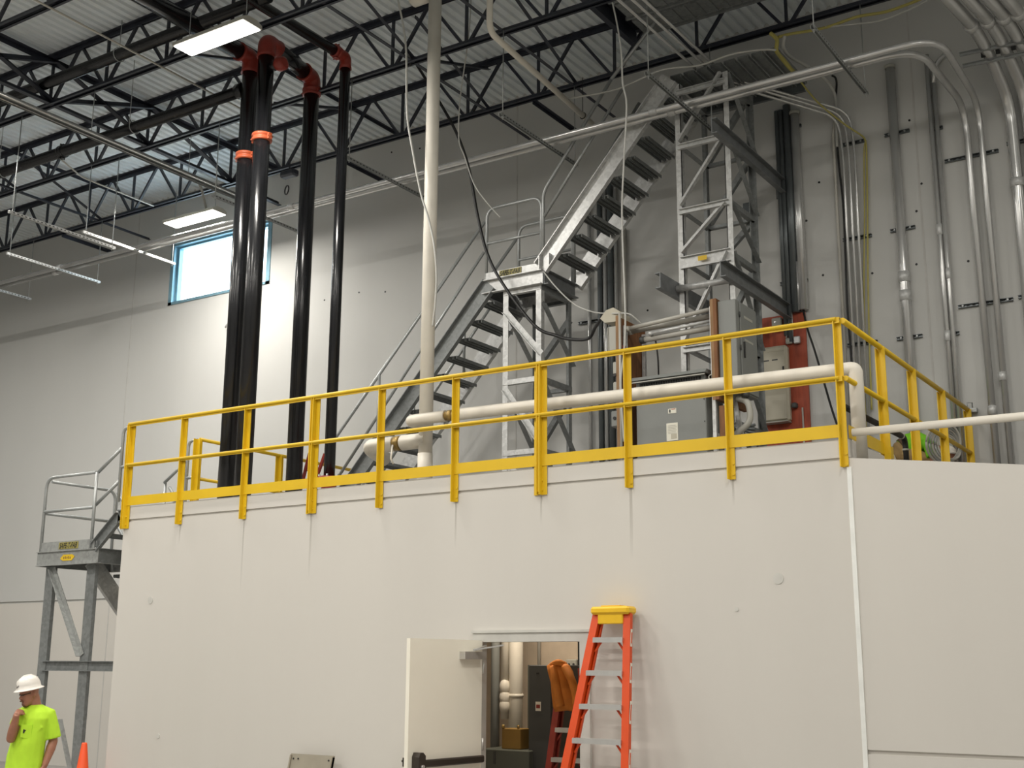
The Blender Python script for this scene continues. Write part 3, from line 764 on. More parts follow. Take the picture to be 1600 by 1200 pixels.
MB().channel((U0, FY + 0.3, UZ - 0.06), (U1, FY + 0.3, UZ - 0.06), 0.12, 0.05, (0, 0, 1), (0, 1, 0), 0.012).build('edge_channel', 'conduitd', t)
x = U0 + 0.1
while x < U1:
    MB().channel((x, SY + 0.02, UZ), (x, FY + 0.28, UZ), 0.15, 0.05, (1, 0, 0), (0, 0, -1)).build('deck_plank', 'galvd', t)
    x += 0.19

# steel channels bolted to the tower and running back to the wall
def chan_thing(x, y0, z, side, lab, d=0.20):
    tt = thing('steel_channel', lab, 'channel', (x, y0, z), 'steel channels through the tower')
    MB().channel((x, y0, z), (x, YB - 0.01, z), d, 0.075, (0, 0, 1), (side, 0, 0), 0.012).build('beam', 'chan', tt)
    MB().box((x - 0.09, YB - 0.02, z - 0.14), (x + 0.09, YB - 0.002, z + 0.14)).build('end_plate', 'chan', tt)
chan_thing(TX0 - 0.055, 13.09, 6.52, -1, 'grey steel channel jutting out left of the tower')
chan_thing(TX1 + 0.065, 13.08, 6.52, 1, 'grey steel channel jutting out right of the tower above the cabinet')
chan_thing(TX1 + 0.065, 12.96, 8.32, 1, 'grey steel channel jutting out high on the right of the tower')
tag(MB().tube([(TX0 - 0.05, 13.55, 6.52), (TX1 + 0.05, 13.55, 6.52)], 0.045, 10).build('cross_tube', 'galv'), 'bright galvanized cross tube between the two lower steel channels', 'tube')
tag(MB().box((-6.14, YB - 0.10, 7.9), (-5.98, YB - 0.003, 8.18)).box((-6.16, YB - 0.11, 8.03), (-5.96, YB - 0.003, 8.05)).build('wall_bracket', 'conduitd'), 'dark steel wall bracket seen through the tower', 'bracket')

# ================================================================== black sprinkler pipes
def coupling(c, n, r, parent, m='orange', name='coupling'):
    c, n = V(c), V(n).normalized()
    mb = MB()
    mb.tube([c - n * 0.055, c - n * 0.05, c - n * 0.018, c - n * 0.012, c + n * 0.012, c + n * 0.018, c + n * 0.05, c + n * 0.055],
            [r * 1.02, r * 1.22, r * 1.26, r * 1.14, r * 1.14, r * 1.26, r * 1.22, r * 1.02], 16)
    ref = V((0, 1, 0)) if abs(n.y) < 0.9 else V((1, 0, 0))
    u = n.cross(ref).normalized()
    for s_ in (-1, 1):
        mb.bar(c + u * s_ * r * 1.15 - n * 0.045, c + u * s_ * r * 1.15 + n * 0.045, r * 0.55, 0.06, u)
        mb.tube([c + u * s_ * r * 1.38 - u.cross(n) * 0.05, c + u * s_ * r * 1.38 + u.cross(n) * 0.05], 0.011, 6)
    return mb.build(name, m, parent)
def elbow(p, d1, d2, r, parent, R=None, m='red', name='elbow'):
    # 90-degree elbow whose arms leave p along d1 and d2
    p, d1, d2 = V(p), V(d1).normalized(), V(d2).normalized()
    R = R or r * 1.6
    pts = [p + d1 * (R + 0.06)] + fillet([p + d1 * R, p, p + d2 * R], R, 8) + [p + d2 * (R + 0.06)]
    n = len(pts)
    rad = [r * 1.22, r * 1.10] + [r * 1.10] * (n - 4) + [r * 1.10, r * 1.22]
    return MB().tube(pts, rad, 16).build(name, m, parent)

r8 = 0.112
p1, p2, p3, p4 = (-11.80, 11.25), (-11.32, 11.07), (-11.53, 12.22), (-10.70, 12.0)
t = thing('riser_pipe', 'black riser pipe with an orange coupling, leftmost of the four', 'pipe', (p1[0], p1[1], ZP), 'black riser pipes')
MB().tube([(p1[0], p1[1], ZP), (p1[0], p1[1], 10.0)], r8, 20).build('pipe', 'black', t)
coupling((p1[0], p1[1], 8.72), (0, 0, 1), r8, t)
elbow((p1[0], p1[1], 10.22), (0, 0, -1), (0, -1, 0), r8, t)
MB().tube([(p1[0], p1[1] - 0.2, 10.22), (p1[0], 6.0, 10.22)], r8, 20).build('pipe', 'black', t)
MB().tube([(p1[0] - 0.1, p1[1], 9.76), (p1[0] - 0.22, p1[1], 9.76)], r8 * 1.0, 16).build('branch_outlet', 'black', t)
t = thing('riser_pipe', 'black riser pipe with an orange coupling, second of the four', 'pipe', (p2[0], p2[1], ZP), 'black riser pipes')
MB().tube([(p2[0], p2[1], ZP), (p2[0], p2[1], 10.05)], r8, 20).build('pipe', 'black', t)
coupling((p2[0], p2[1], 8.82), (0, 0, 1), r8, t)
dl = (V((p3[0], p3[1], 0)) - V((p2[0], p2[1], 0))).normalized()
elbow((p2[0], p2[1], 10.25), (0, 0, -1), dl, r8, t)
MB().tube([(p2[0] + 0.08, p2[1], 9.84), (p2[0] + 0.22, p2[1], 9.84)], r8 * 0.6, 14).build('branch_stub', 'black', t)
MB().tube([(p2[0] + 0.20, p2[1], 9.84), (p2[0] + 0.25, p2[1], 9.84), (p2[0] + 0.34, p2[1], 9.84), (p2[0] + 0.36, p2[1], 9.84)], [r8 * 0.62, r8 * 0.9, r8 * 0.86, r8 * 0.5], 14).build('red_cap', 'red', t)
MB().tube([V((p2[0], p2[1], 10.25)) + dl * 0.2, V((p3[0], p3[1], 10.25)) - dl * 0.2], r8, 20).build('link_pipe', 'black', t)
t = thing('riser_pipe', 'thick black riser pipe with a red top elbow, third of the four', 'pipe', (p3[0], p3[1], ZP), 'black riser pipes')
MB().tube([(p3[0], p3[1], ZP), (p3[0], p3[1], 10.05)], r8, 20).build('pipe', 'black', t)
elbow((p3[0], p3[1], 10.25), (0, 0, -1), -dl, r8, t)
coupling((p3[0], p3[1], 10.03), (0, 0, 1), r8 * 0.98, t, 'red')
t = thing('riser_pipe', 'thinnest black riser pipe with a red elbow, rightmost of the four', 'pipe', (p4[0], p4[1], ZP), 'black riser pipes')
MB().tube([(p4[0], p4[1], ZP), (p4[0], p4[1], 10.1)], 0.074, 18).build('pipe', 'black', t)
elbow((p4[0], p4[1], 10.25), (0, 0, -1), (0, -1, 0), 0.074, t)
coupling((p4[0], p4[1] - 0.20, 10.25), (0, 1, 0), 0.073, t, 'red')
MB().tube([(p4[0], p4[1] - 0.2, 10.25), (p4[0], 5.0, 10.25)], 0.074, 18).build('pipe', 'black', t)
MB().tube([(p4[0], p4[1], 4.19), (p4[0], p4[1], 4.255)], 0.16, 18).build('red_flange', 'red', t)
MB().tube([(p4[0], p4[1], ZP), (p4[0], p4[1], 4.19)], 0.10, 16).build('base_sleeve', 'red', t)
for k in range(6):
    a = k * PI / 3
    MB().tube([(p4[0] + 0.135 * math.cos(a), p4[1] + 0.135 * math.sin(a), 4.16), (p4[0] + 0.135 * math.cos(a), p4[1] + 0.135 * math.sin(a), 4.285)], 0.014, 6).build('bolt', 'galvr', t)
t = thing('sprinkler_main', 'thick black overhead main running left from the first riser pipe', 'pipe', (-20, 11.3, 9.76))
MB().tube([(p1[0] - 0.22, p1[1], 9.76), (-27, p1[1], 9.76)], 0.085, 18).build('pipe', 'black', t)
coupling((-15.9, p1[1], 9.76), (1, 0, 0), 0.084, t, 'black')
for xx in (-14.2, -17.4):
    MB().tube([(xx, p1[1] - 0.1, 9.76), (xx, p1[1] - 0.1, 10.82)], 0.006, 6).torus((xx, p1[1], 9.76), (1, 0, 0), 0.1, 0.007, 18, 6).build('hanger', 'galvr', t)
t = thing('sprinkler_main', 'thick black overhead main leading left from the large lamp', 'pipe', (-20, 10.3, 10.25))
MB().tube([(-10.5, 10.25, 10.28), (-24, 10.25, 10.28)], 0.085, 18).build('pipe', 'black', t)
for xx in (-13.4, -16.4):
    MB().torus((xx, 10.25, 10.28), (1, 0, 0), 0.1, 0.007, 18, 6).tube([(xx, 10.25, 10.38), (xx, 10.25, 10.82)], 0.006, 6).build('hanger', 'galvr', t)

# ================================================================== white insulated pipes
xr_, yr_ = -8.60, 11.3
t = thing('riser_pipe', 'tall white insulated riser pipe in front of the stairs', 'pipe', (xr_, yr_, ZP))
MB().tube([(xr_, yr_, ZP), (xr_, yr_, 10.55)], 0.083, 20).build('pipe', 'white', t)
MB().tube([(xr_, yr_, ZP), (xr_, yr_, 4.28)], 0.089, 20).build('lower_jacket', 'white', t)
MB().tube([(xr_, yr_, 10.28), (xr_, yr_, 10.36), (xr_ - 0.16, yr_, 10.36)], 0.10, 16).tube([(xr_ - 0.1, yr_, 10.3), (xr_ - 0.36, yr_, 10.3)], 0.13, 16).build('top_fitting', 'white', t)
zb = 4.44
MB().tube([(xr_ + 0.02, yr_, zb), (xr_ - 0.34, yr_, zb)], 0.092, 18).build('branch_pipe', 'white', t)
MB().tube([(xr_ - 0.34, yr_, zb), (xr_ - 0.47, yr_, zb)], 0.075, 16).tube([(xr_ - 0.36, yr_, zb), (xr_ - 0.44, yr_, zb)], 0.088, 16).build('brass_coupling', 'brass', t)
MB().tube(fillet([(xr_ - 0.46, yr_, zb), (xr_ - 0.88, yr_, zb), (xr_ - 0.88, yr_ + 0.35, zb - 0.1)], 0.12), 0.092, 18).build('branch_pipe', 'white', t)
MB().tube([(xr_ - 0.42, yr_ - 0.09, zb - 0.03), (xr_ - 0.43, yr_ - 0.1, zb - 0.2), (xr_ - 0.40, yr_ - 0.09, zb - 0.26)], 0.012, 6).build('hanging_tape', 'white', t)
t = thing('insulated_pipe', 'long white insulated pipe running behind the front guardrail', 'pipe', (-5.8, 10.9, 4.57))
MB().tube(fillet([(xr_ + 0.05, yr_, 4.60), (xr_ + 0.05, 10.9, 4.60), (-8.02, 10.9, 4.60)], 0.1), 0.066, 16).build('pipe', 'white', t)
MB().tube([(-8.02, 10.9, 4.60), (-7.86, 10.9, 4.60)], 0.05, 14).tube([(-7.98, 10.9, 4.60), (-7.92, 10.9, 4.60)], 0.062, 14).build('brass_coupling', 'brass', t)
MB().tube(fillet([(-7.87, 10.9, 4.60), (-3.355, 10.9, 4.555), (-3.355, 10.9, 3.64)], 0.05, 8), 0.066, 18).build('pipe', 'white', t)
t = tag(MB().tube([(-3.34, 10.66, 3.915), (XR - 0.2, 10.66, 3.90)], 0.036, 14).build('insulated_pipe', 'white'), 'slim white pipe leaving the guardrail corner towards the right edge', 'pipe')
a = (-7.364, 10.700, 9.465)
t = thing('cream_pipe', 'cream pipe dropping from the roof and slanting to the back wall', 'pipe', (-7.5, 11.0, 9.4))
MB().tube(fillet([(-7.72, 11.25, 10.8), (-7.72, 11.25, 9.42), (-7.95, 14.2, 9.42)], 0.16), 0.04, 12).build('pipe', 'white', t)
MB().torus((-7.93, 13.9, 9.42), (0.05, 1, 0), 0.045, 0.007, 16, 6).tube([(-7.93, 13.9, 9.46), (-7.93, 13.9, 10.0)], 0.006, 6).build('hanger', 'dark', t)

# ================================================================== overhead conduits and trapeze hangers
def run(name, label, pts, r, m='conduit', fr=0.25, group=None, fit=(), cat='conduit'):
    path = fillet(pts, fr, 8)
    if not fit:
        o = MB().tube(path, r, 12).build(name, m)
        return tag(o, label, cat, group)
    t = thing(name, label, cat, pts[0], group)
    MB().tube(path, r, 12).build('tube', m, t)
    for c, n in fit:
        c, n = V(c), V(n).normalized()
        MB().tube([c - n * 0.055, c - n * 0.05, c + n * 0.05, c + n * 0.055], [r, r * 1.25, r * 1.25, r], 12).build('fitting', 'galv', t)
    return t
za = 8.90
run('overhead_conduit', 'upper of two long overhead conduits that bend down the back wall', [(-26, 13.33, za), (-2.93, 13.33, za), (-2.93, 15.26, za - 0.02), (-2.90, 15.26, 3.9)], 0.040, 'conduit', 0.42, None, [((-12.9, 13.33, za), (1, 0, 0)), ((-18.6, 13.33, za), (1, 0, 0)), ((-6.55, 13.33, za), (1, 0, 0)), ((-2.92, 15.26, 5.3), (0, 0, 1))])
run('overhead_conduit', 'lower of two long overhead conduits that bend down the back wall', [(-26, 13.47, za), (-3.20, 13.47, za), (-3.10, 15.26, za - 0.02), (-3.06, 15.26, 3.9)], 0.044, 'conduit', 0.42, None, [((-12.6, 13.47, za), (1, 0, 0)), ((-18.9, 13.47, za), (1, 0, 0)), ((-6.35, 13.47, za), (1, 0, 0)), ((-3.07, 15.26, 4.9), (0, 0, 1))])
def trapeze(x, y0, y1, z, label, m='galvr', rods=(True, True), top=10.0):
    t = thing('trapeze_hanger', label, 'hanger', (x, (y0 + y1) / 2, z), 'trapeze hangers')
    mb = MB().channel((x, y0 - 0.06, z - 0.03), (x, y1 + 0.06, z - 0.03), 0.041, 0.041, (1, 0, 0), (0, 0, -1), 0.005)
    mb.build('strut', m, t)
    k = y0
    mb = MB()
    while k < y1:
        mb.box((x - 0.008, k, z - 0.0305 + 0.0), (x + 0.008, k + 0.03, z - 0.0285)); mb.box((x + 0.0205, k, z - 0.06), (x + 0.0215, k + 0.03, z - 0.045)); k += 0.07
    o = mb.build('slots', 'dark', t); o['kind'] = 'stuff'
    for y, on in ((y0, rods[0]), (y1, rods[1])):
        if on:
            MB().tube([(x, y, z - 0.11), (x, y, top + 0.01)], 0.0075, 6).build('rod', 'galvr', t)
            MB().disc((x, y, z - 0.07), (0, 0, 1), 0.02, 0.02, 6).build('nut', 'galvr', t)
    return t
trapeze(-10.74, 12.2, 14.05, za - 0.05, 'slotted trapeze hanger left of the white riser pipe')
trapeze(-16.42, 12.2, 14.05, za - 0.05, 'bright trapeze hanger left of the window under the conduits', 'galv')
trapeze(-18.45, 12.2, 14.05, za - 0.05, 'trapeze hanger second from the left edge under the conduits', 'galv')
trapeze(-20.5, 12.2, 14.05, za - 0.05, 'trapeze hanger at the left edge of the photo, the lowest one', 'galv')
trapeze(-8.15, 12.2, 14.05, za - 0.05, 'slotted trapeze hanger under the cream pipe')
trapeze(-6.05, 12.2, 14.05, za - 0.05, 'slotted trapeze hanger crossing the top of the upper stair')
trapeze(-4.0, 12.2, 14.05, za - 0.05, 'slotted trapeze hanger at right above the capped grey conduit')
trapeze(-13.4, 12.2, 14.05, za - 0.05, 'slotted trapeze hanger behind the black riser pipes')
t = trapeze(-15.8, 10.42, 12.26, 8.50, 'empty trapeze hanger hanging low left of the small lamp', 'galv')
# wide raceway running towards the back wall
t = thing('raceway', 'long grey steel raceway crossing the roof at left towards the small lamp', 'raceway', (-14.1, 11, 9.3))
MB().channel((-14.13, 6.0, 9.33), (-14.08, 13.3, 9.33), 0.14, 0.06, (1, 0, 0), (0, 0, -1), 0.006).build('channel', 'galvd', t)
MB().tube([(-14.04, 6.0, 9.28), (-13.99, 13.2, 9.28)], 0.016, 8).tube([(-14.2, 6.0, 9.30), (-14.15, 13.2, 9.30)], 0.012, 8).build('side_conduit', 'conduit', t)
for yy in (8.58, 10.42, 12.26):
    MB().tube([(-14.1, yy, 9.35), (-14.1, yy, 10.0)], 0.006, 6).build('rod', 'galvr', t)
a, b = (-12.617, 8.569, 9.950), (-12.682, 11.988, 9.950)
run('roof_conduit', 'thin pale conduit under the roof crossing below the large lamp', [(a[0], 7.5, 9.95), (a[0], a[1], 9.95), b], 0.014, 'conduitp', 0.1)
a, b = (-10.730, 11.514, 9.900), (-15.472, 11.293, 9.700)
run('roof_conduit', 'thin conduit along the roof just above the small lamp', [(-16.046, 11.211, 9.750), (-16.486, 12.080, 9.750), (-16.508, 13.619, 9.750)], 0.013, 'conduitp', 0.1)
# three conduits from the roof at top right, bending to the wall left of the big grey riser
for i, (x0, nm) in enumerate(((-6.20, 'leftmost'), (-6.06, 'middle'), (-5.95, 'rightmost'))):
    zc = 9.55
    run('roof_conduit', nm + ' of three thin conduits coming off the roof above the tower and down the wall', [(x0 + 0.02, 9.8, zc), (x0 + 0.10, 14.0 + 0.08 * i, zc), (-4.73 + 0.08 * i, 15.24, 9.12 + 0.02 * i), (-4.70 + 0.08 * i, 15.27, 8.6), (-4.715 + 0.065 * i, 15.27, 3.9)], 0.019, 'conduit', 0.22, 'thin conduits off the roof')

# ================================================================== conduits on the back wall
yw = YB - 0.06
def wallrun(x, r, ztop, label, m='conduit', z0=3.86, cap=False, fits=(), y=None, group='conduits on the back wall'):
    yy = yw if y is None else y
    t = thing('wall_conduit', label, 'conduit', (x, yy, z0), group)
    MB().tube([(x, yy, z0), (x, yy, ztop)], r, 14).build('tube', m, t)
    if cap:
        MB().tube([(x, yy, ztop - 0.04), (x, yy, ztop), (x, yy, ztop + 0.02)], [r * 1.18, r * 1.18, r * 0.6], 14).build('cap', 'grayl', t)
    for z in fits:
        MB().tube([(x, yy, z - 0.07), (x, yy, z - 0.065), (x, yy, z + 0.065), (x, yy, z + 0.07)], [r, r * 1.2, r * 1.2, r], 14).build('fitting', 'galv', t)
    return t
wallrun(-4.01, 0.062, 9.70, 'thick capped grey conduit standing alone on the back wall at right', 'conduit', cap=True, fits=(6.75, 6.5))
wallrun(-3.53, 0.033, 9.72, 'thin conduit left of a close pair right of the capped conduit', 'conduit', fits=(7.3, 5.9))
t = wallrun(-3.46, 0.030, 9.3, 'thin conduit with a bent top right of a close pair on the wall', 'conduit', fits=(6.7,))
MB().tube(fillet([(-3.46, yw, 9.3), (-3.44, yw, 9.52), (-3.36, yw, 9.62), (-3.30, yw, 9.66)], 0.1), 0.030, 10).build('bent_top', 'conduit', t)
# right edge conduit and the bundle above it
xs4 = (-2.55, -2.36, -2.18, -2.02)
for i, x in enumerate(xs4):
    run('large_conduit', ('first', 'second', 'third', 'fourth')[i] + ' from the left of the thick conduits in the top right corner', [(x - 0.40, 12.3, 9.40), (x - 0.12, 14.45, 9.36), (x + 0.0, 15.2, 8.75 + 0.05 * i), (x, 15.24, 8.2), (x, 15.24, 3.6)], 0.072, 'conduit', 0.5, 'thick conduits in the top right corner', [((x - 0.17, 14.15, 9.365), (0.1, 1, 0)), ((x, 15.24, 7.7), (0, 0, 1))])
t = thing('strut_clamp', 'slotted strut clamping the thick conduits in the top right corner', 'strut', (-2.3, 14.75, 9.1))
for dz_, dy in ((0.0, 0.0), (-0.10, 0.12)):
    MB().channel((-2.95, 14.50 + dy, 9.20 + dz_), (-1.7, 14.62 + dy, 9.20 + dz_), 0.045, 0.04, (0, 0, 1), (0, -1, 0), 0.005).build('strut', 'galvr', t)
for x in (-2.72, -2.55, -2.37, -2.2):
    MB().box((x, 14.57, 9.14), (x + 0.05, 14.60, 9.26)).build('clamp', 'dark', t)
# dark bundle right of the tower
wallrun(-5.61, 0.032, 9.45, 'slim conduit at the left of the dark conduit bundle beside the tower', 'conduitd', 6.2, fits=())
wallrun(-5.55, 0.035, 9.45, 'second slim conduit of the dark conduit bundle beside the tower', 'conduitd', 6.1)
wallrun(-5.46, 0.055, 9.5, 'thick dark conduit in the middle of the bundle beside the tower', 'conduitd', 6.5)
t = wallrun(-5.35, 0.062, 9.38, 'thick conduit at the right of the bundle, bright at its foot', 'conduit', 6.52, True)
MB().tube([(-5.405, yw - 0.02, 6.52), (-5.405, yw - 0.02, 7.2)], 0.022, 8).build('side_tube', 'conduit', t)
# bundle behind the mid landing
for x, r, zt, m, lab in ((-8.63, 0.030, 8.9, 'conduit', 'thin conduit leftmost of the group right of the mid landing'), (-8.45, 0.040, 9.0, 'conduitd', 'dark conduit second of the group right of the mid landing'),
                         (-8.36, 0.034, 9.0, 'conduit', 'bright conduit in the middle of the group right of the mid landing'), (-8.27, 0.046, 9.0, 'conduitd', 'thick dark conduit of the group right of the mid landing'), (-8.18, 0.028, 9.0, 'conduit', 'thin conduit rightmost of the group right of the mid landing')):
    wallrun(x, r, zt, lab, m)
wallrun(-8.05, 0.042, 8.2, 'cream painted conduit on the wall behind the black cable loop', 'conduitp', 6.4)
# slotted strut pieces fixed to the wall
def wstrut(px0, px1, z, lab, m='conduitd'):
    t = thing('wall_strut', lab, 'strut', ((px0 + px1) / 2, YB - 0.02, z), 'slotted struts on the back wall')
    MB().channel((px0, YB - 0.001, z), (px1, YB - 0.001, z), 0.042, 0.04, (0, 0, 1), (0, -1, 0), 0.005).build('strut', m, t)
    mb = MB(); k = px0 + 0.03
    n = 0
    while k < px1 - 0.04 and n < 40:
        mb.box((k, YB - 0.008, z - 0.012), (k + 0.035, YB - 0.0065, z + 0.012)); k += 0.07; n += 1
    o = mb.build('slots', 'dark', t); o['kind'] = 'stuff'
    for k in (px0 + 0.06, px1 - 0.06):
        MB().disc((k, YB - 0.035, z), (0, 1, 0), 0.014, 0.02, 6).build('bolt', 'galvr', t)
for (a, b, z), lab in zip((((1.000, -0.623, 1.254)[0] * 0 - 8.85, -8.05, 6.86), (-8.85, -8.05, 4.47),), ('slotted strut behind the conduits level with the mid landing', 'slotted strut low behind the conduits right of the mid landing legs')):
    wstrut(a, b, z, lab)
for p, q, lab in (((-4.730, 15.330, 8.740), (-4.407, 15.330, 8.746), 'short strut high on the wall where the yellow cable turns down'),
                  ((-4.786, 15.330, 7.419), (-4.402, 15.330, 7.390), 'short strut half way up behind the thin conduits and yellow cable'),
                  ((-4.807, 15.330, 5.962), (-4.413, 15.330, 5.967), 'short strut behind the corner of the yellow guardrail'),
                  ((-4.150, 15.330, 8.748), (-3.823, 15.330, 8.741), 'short strut near the top of the capped grey conduit'),
                  ((-4.158, 15.330, 7.414), (-3.838, 15.330, 7.404), 'short strut in the middle of the capped grey conduit'),
                  ((-4.168, 15.330, 5.958), (-3.846, 15.330, 5.962), 'short strut low on the capped grey conduit above the guardrail'),
                  ((-3.563, 15.330, 8.686), (-3.401, 15.330, 8.682), 'tiny strut high on the close pair of thin conduits'),
                  ((-3.565, 15.330, 5.930), (-3.395, 15.330, 5.930), 'tiny strut low on the close pair of thin conduits'),
                  ((-3.410, 15.330, 8.215), (-2.753, 15.330, 8.202), 'long strut high across the two bent conduits at right'),
                  ((-3.386, 15.330, 6.260), (-2.735, 15.330, 6.264), 'long strut lower across the two bent conduits at right'),
                  ((-2.649, 15.330, 8.272), (-2.445, 15.330, 8.266), 'strut at the right edge behind the thick conduits'),
                  ((-2.676, 15.330, 6.270), (-2.521, 15.330, 6.278), 'tiny strut at the right edge of the photo, low'),
                  ((-5.609, 15.330, 9.178), (-5.275, 15.330, 9.173), 'short strut high on the dark conduit bundle'),
                  ((-5.681, 15.330, 6.946), (-5.294, 15.330, 6.944), 'short strut low on the dark conduit bundle above the red board'),
                  ((-3.684, 15.330, 4.474), (-3.479, 15.330, 4.472), 'small strut at platform level by the last guardrail post')):
    wstrut(p[0], q[0], (p[2] + q[2]) / 2, lab)
run('thin_conduit', 'thin galvanized conduit on the wall left of the black riser pipes', [(-16.315, 15.300, 7.889), (-16.256, 15.300, 7.965), (-16.208, 15.300, 6.576), (-16.262, 15.300, 4.890)], 0.018, 'conduit', 0.05)
run('thin_conduit', 'grey flat-sided conduit left of the thin conduits at right', [(-4.770, 15.300, 9.280), (-4.83, 15.3, 8.9), (-4.835, 15.3, 3.9)], 0.022, 'conduitp', 0.05)

# ================================================================== cables
def cable(label, pts, r, m, n=8):
    return tag(MB().tube(smooth_path(pts, n), r, 8).build('cable', m), label, 'cable')
cable('thick black cable looping down from the roof past the mid landing', [(-9.75, 12.28, 10.0), (-10.266, 12.900, 10.582), (-9.917, 13.000, 9.971), (-9.554, 13.100, 9.273), (-9.381, 13.200, 8.686), (-9.263, 13.250, 8.008), (-9.116, 13.300, 7.404), (-8.815, 13.300, 6.873), (-8.341, 13.300, 6.270), (-8.024, 13.300, 6.093), (-7.742, 13.200, 5.978), (-7.363, 13.000, 5.887), (-7.149, 12.800, 5.951), (-6.892, 12.500, 5.962)], 0.022, 'dark')
cable('white cable hanging in front of the white riser pipe', [(-8.989, 11.000, 10.232), (-8.964, 11.000, 10.116), (-8.860, 11.050, 9.484), (-8.850, 11.100, 8.586), (-8.743, 11.100, 8.031), (-8.608, 11.100, 7.474), (-8.482, 11.100, 7.119), (-8.387, 11.100, 6.760), (-8.355, 11.120, 6.376), (-8.387, 11.150, 6.033), (-8.456, 11.200, 5.780)], 0.013, 'wcable')
cable('grey cable hanging right of the white riser beside the black cable', [(-8.813, 12.400, 10.856), (-8.822, 12.400, 10.761), (-8.927, 12.500, 10.280), (-9.195, 12.700, 9.508), (-9.278, 12.800, 8.975), (-9.247, 12.900, 8.739), (-9.148, 13.000, 8.345), (-8.988, 13.100, 8.063), (-8.841, 13.200, 7.861)], 0.009, 'wcable')
cable('grey cable dropping from the roof to the left plywood board', [(-6.417, 12.000, 9.774), (-6.352, 12.000, 9.427), (-6.305, 12.000, 9.049), (-6.294, 12.000, 8.669), (-6.247, 12.000, 8.367), (-6.319, 12.050, 7.709), (-6.383, 12.100, 7.000), (-6.359, 12.100, 5.861), (-6.383, 12.100, 5.383), (-6.441, 12.120, 5.018), (-6.411, 12.120, 4.346)], 0.011, 'wcable')
cable('thin grey cable from the mid landing corner to the left plywood board', [(-8.366, 13.550, 7.102), (-8.063, 13.400, 6.775), (-7.682, 13.200, 6.442), (-7.192, 12.800, 6.163), (-6.749, 12.400, 5.972), (-6.439, 12.300, 5.899), (-6.339, 12.300, 5.830), (-6.276, 12.400, 5.743)], 0.010, 'wcable')
cable('thin black cable drooping behind the grey transformer', [(-6.166, 12.360, 5.625), (-6.115, 12.370, 5.544), (-6.102, 12.400, 5.335), (-6.123, 12.450, 5.150)], 0.010, 'dark')
cable('white cable sagging under the roof from the stair head to the tied bundle', [(-7.983, 13.450, 9.500), (-7.378, 13.450, 9.436), (-7.036, 13.450, 9.438), (-6.558, 13.450, 9.521), (-6.307, 13.450, 9.507), (-5.935, 13.450, 9.440), (-5.500, 13.450, 9.469), (-5.114, 13.450, 9.421), (-4.906, 13.450, 9.361)], 0.014, 'wcable')
cable('yellow cable run tied along the last joist at top right', [(-4.902, 13.550, 9.580), (-4.795, 13.700, 9.663), (-4.570, 13.950, 9.766), (-4.338, 13.950, 9.759), (-4.009, 13.950, 9.783), (-3.653, 13.950, 9.743), (-3.301, 13.950, 9.772), (-3.146, 13.950, 9.809)], 0.020, 'ycable')
cable('pale cable sagging under the yellow cable run', [(-4.420, 13.950, 9.766), (-4.095, 13.950, 9.703), (-3.738, 13.950, 9.648), (-3.384, 13.950, 9.686), (-3.150, 13.950, 9.742)], 0.013, 'wcable')
cable('tied bundle of yellow and white cable drop at the roof corner', [(-4.981, 13.500, 9.634), (-4.902, 13.500, 9.522), (-4.916, 13.500, 9.386), (-4.942, 13.700, 9.396), (-4.911, 13.900, 9.333), (-4.917, 14.100, 9.351)], 0.026, 'ycable')
cable('yellow cable slanting from the tied bundle to the wall strut then down', [(-4.929, 13.600, 9.400), (-4.910, 13.900, 9.368), (-4.942, 14.400, 9.360), (-4.882, 14.900, 9.240), (-4.631, 15.150, 8.971), (-4.442, 15.260, 8.801), (-4.393, 15.280, 8.714), (-4.393, 15.300, 8.538), (-4.416, 15.300, 8.000), (-4.470, 15.300, 6.944), (-4.505, 15.300, 6.084), (-4.532, 15.300, 5.074)], 0.012, 'ycable')
cable('second yellow cable hanging down the wall beside the thin conduits', [(-4.384, 15.280, 8.721), (-4.427, 15.300, 8.546), (-4.466, 15.300, 7.741), (-4.531, 15.300, 6.780), (-4.574, 15.300, 5.752), (-4.617, 15.300, 4.751)], 0.010, 'ycable')
cable('white flexible conduit curving from the tied bundle down to the wall', [(-4.836, 13.600, 9.602), (-4.895, 13.700, 9.506), (-4.993, 14.200, 9.633), (-4.896, 14.600, 9.636), (-4.811, 14.900, 9.603), (-4.760, 15.200, 9.500), (-4.763, 15.280, 9.289), (-4.783, 15.300, 8.722)], 0.022, 'wcable')
cable('black cable beside the white flexible conduit on the wall', [(-4.766, 15.200, 9.729), (-4.734, 15.280, 9.660), (-4.784, 15.300, 9.190), (-4.772, 15.300, 8.442), (-4.746, 15.300, 7.798), (-4.769, 15.300, 6.469), (-4.757, 15.300, 5.777), (-4.769, 15.300, 4.683)], 0.014, 'dark')
cable('black cable slanting down right of the red plywood board', [(-5.366, 15.300, 6.527), (-5.283, 15.200, 6.217), (-5.175, 15.100, 5.918), (-5.057, 15.000, 5.540), (-4.882, 14.800, 5.024), (-4.767, 14.700, 4.711)], 0.014, 'dark')
t = thing('roof_camera', 'small dark ceiling device with a looped cable between the black pipes', 'device', (-12.9, 13.9, 9.6))
a = V((-13.533, 13.900, 9.791))
MB().bev(a + V((-0.16, -0.08, -0.06)), a + V((0.16, 0.08, 0.06)), 0.03).build('body', 'joist', t)
MB().tube([a + V((0, 0, 0.05)), (a.x, a.y, 10.0)], 0.012, 6).build('stem', 'joist', t)
b = V((-13.573, 13.900, 9.517))
MB().torus(b, (0.4, 1, 0), 0.075, 0.012, 20, 6).build('cable_loop', 'dark', t)

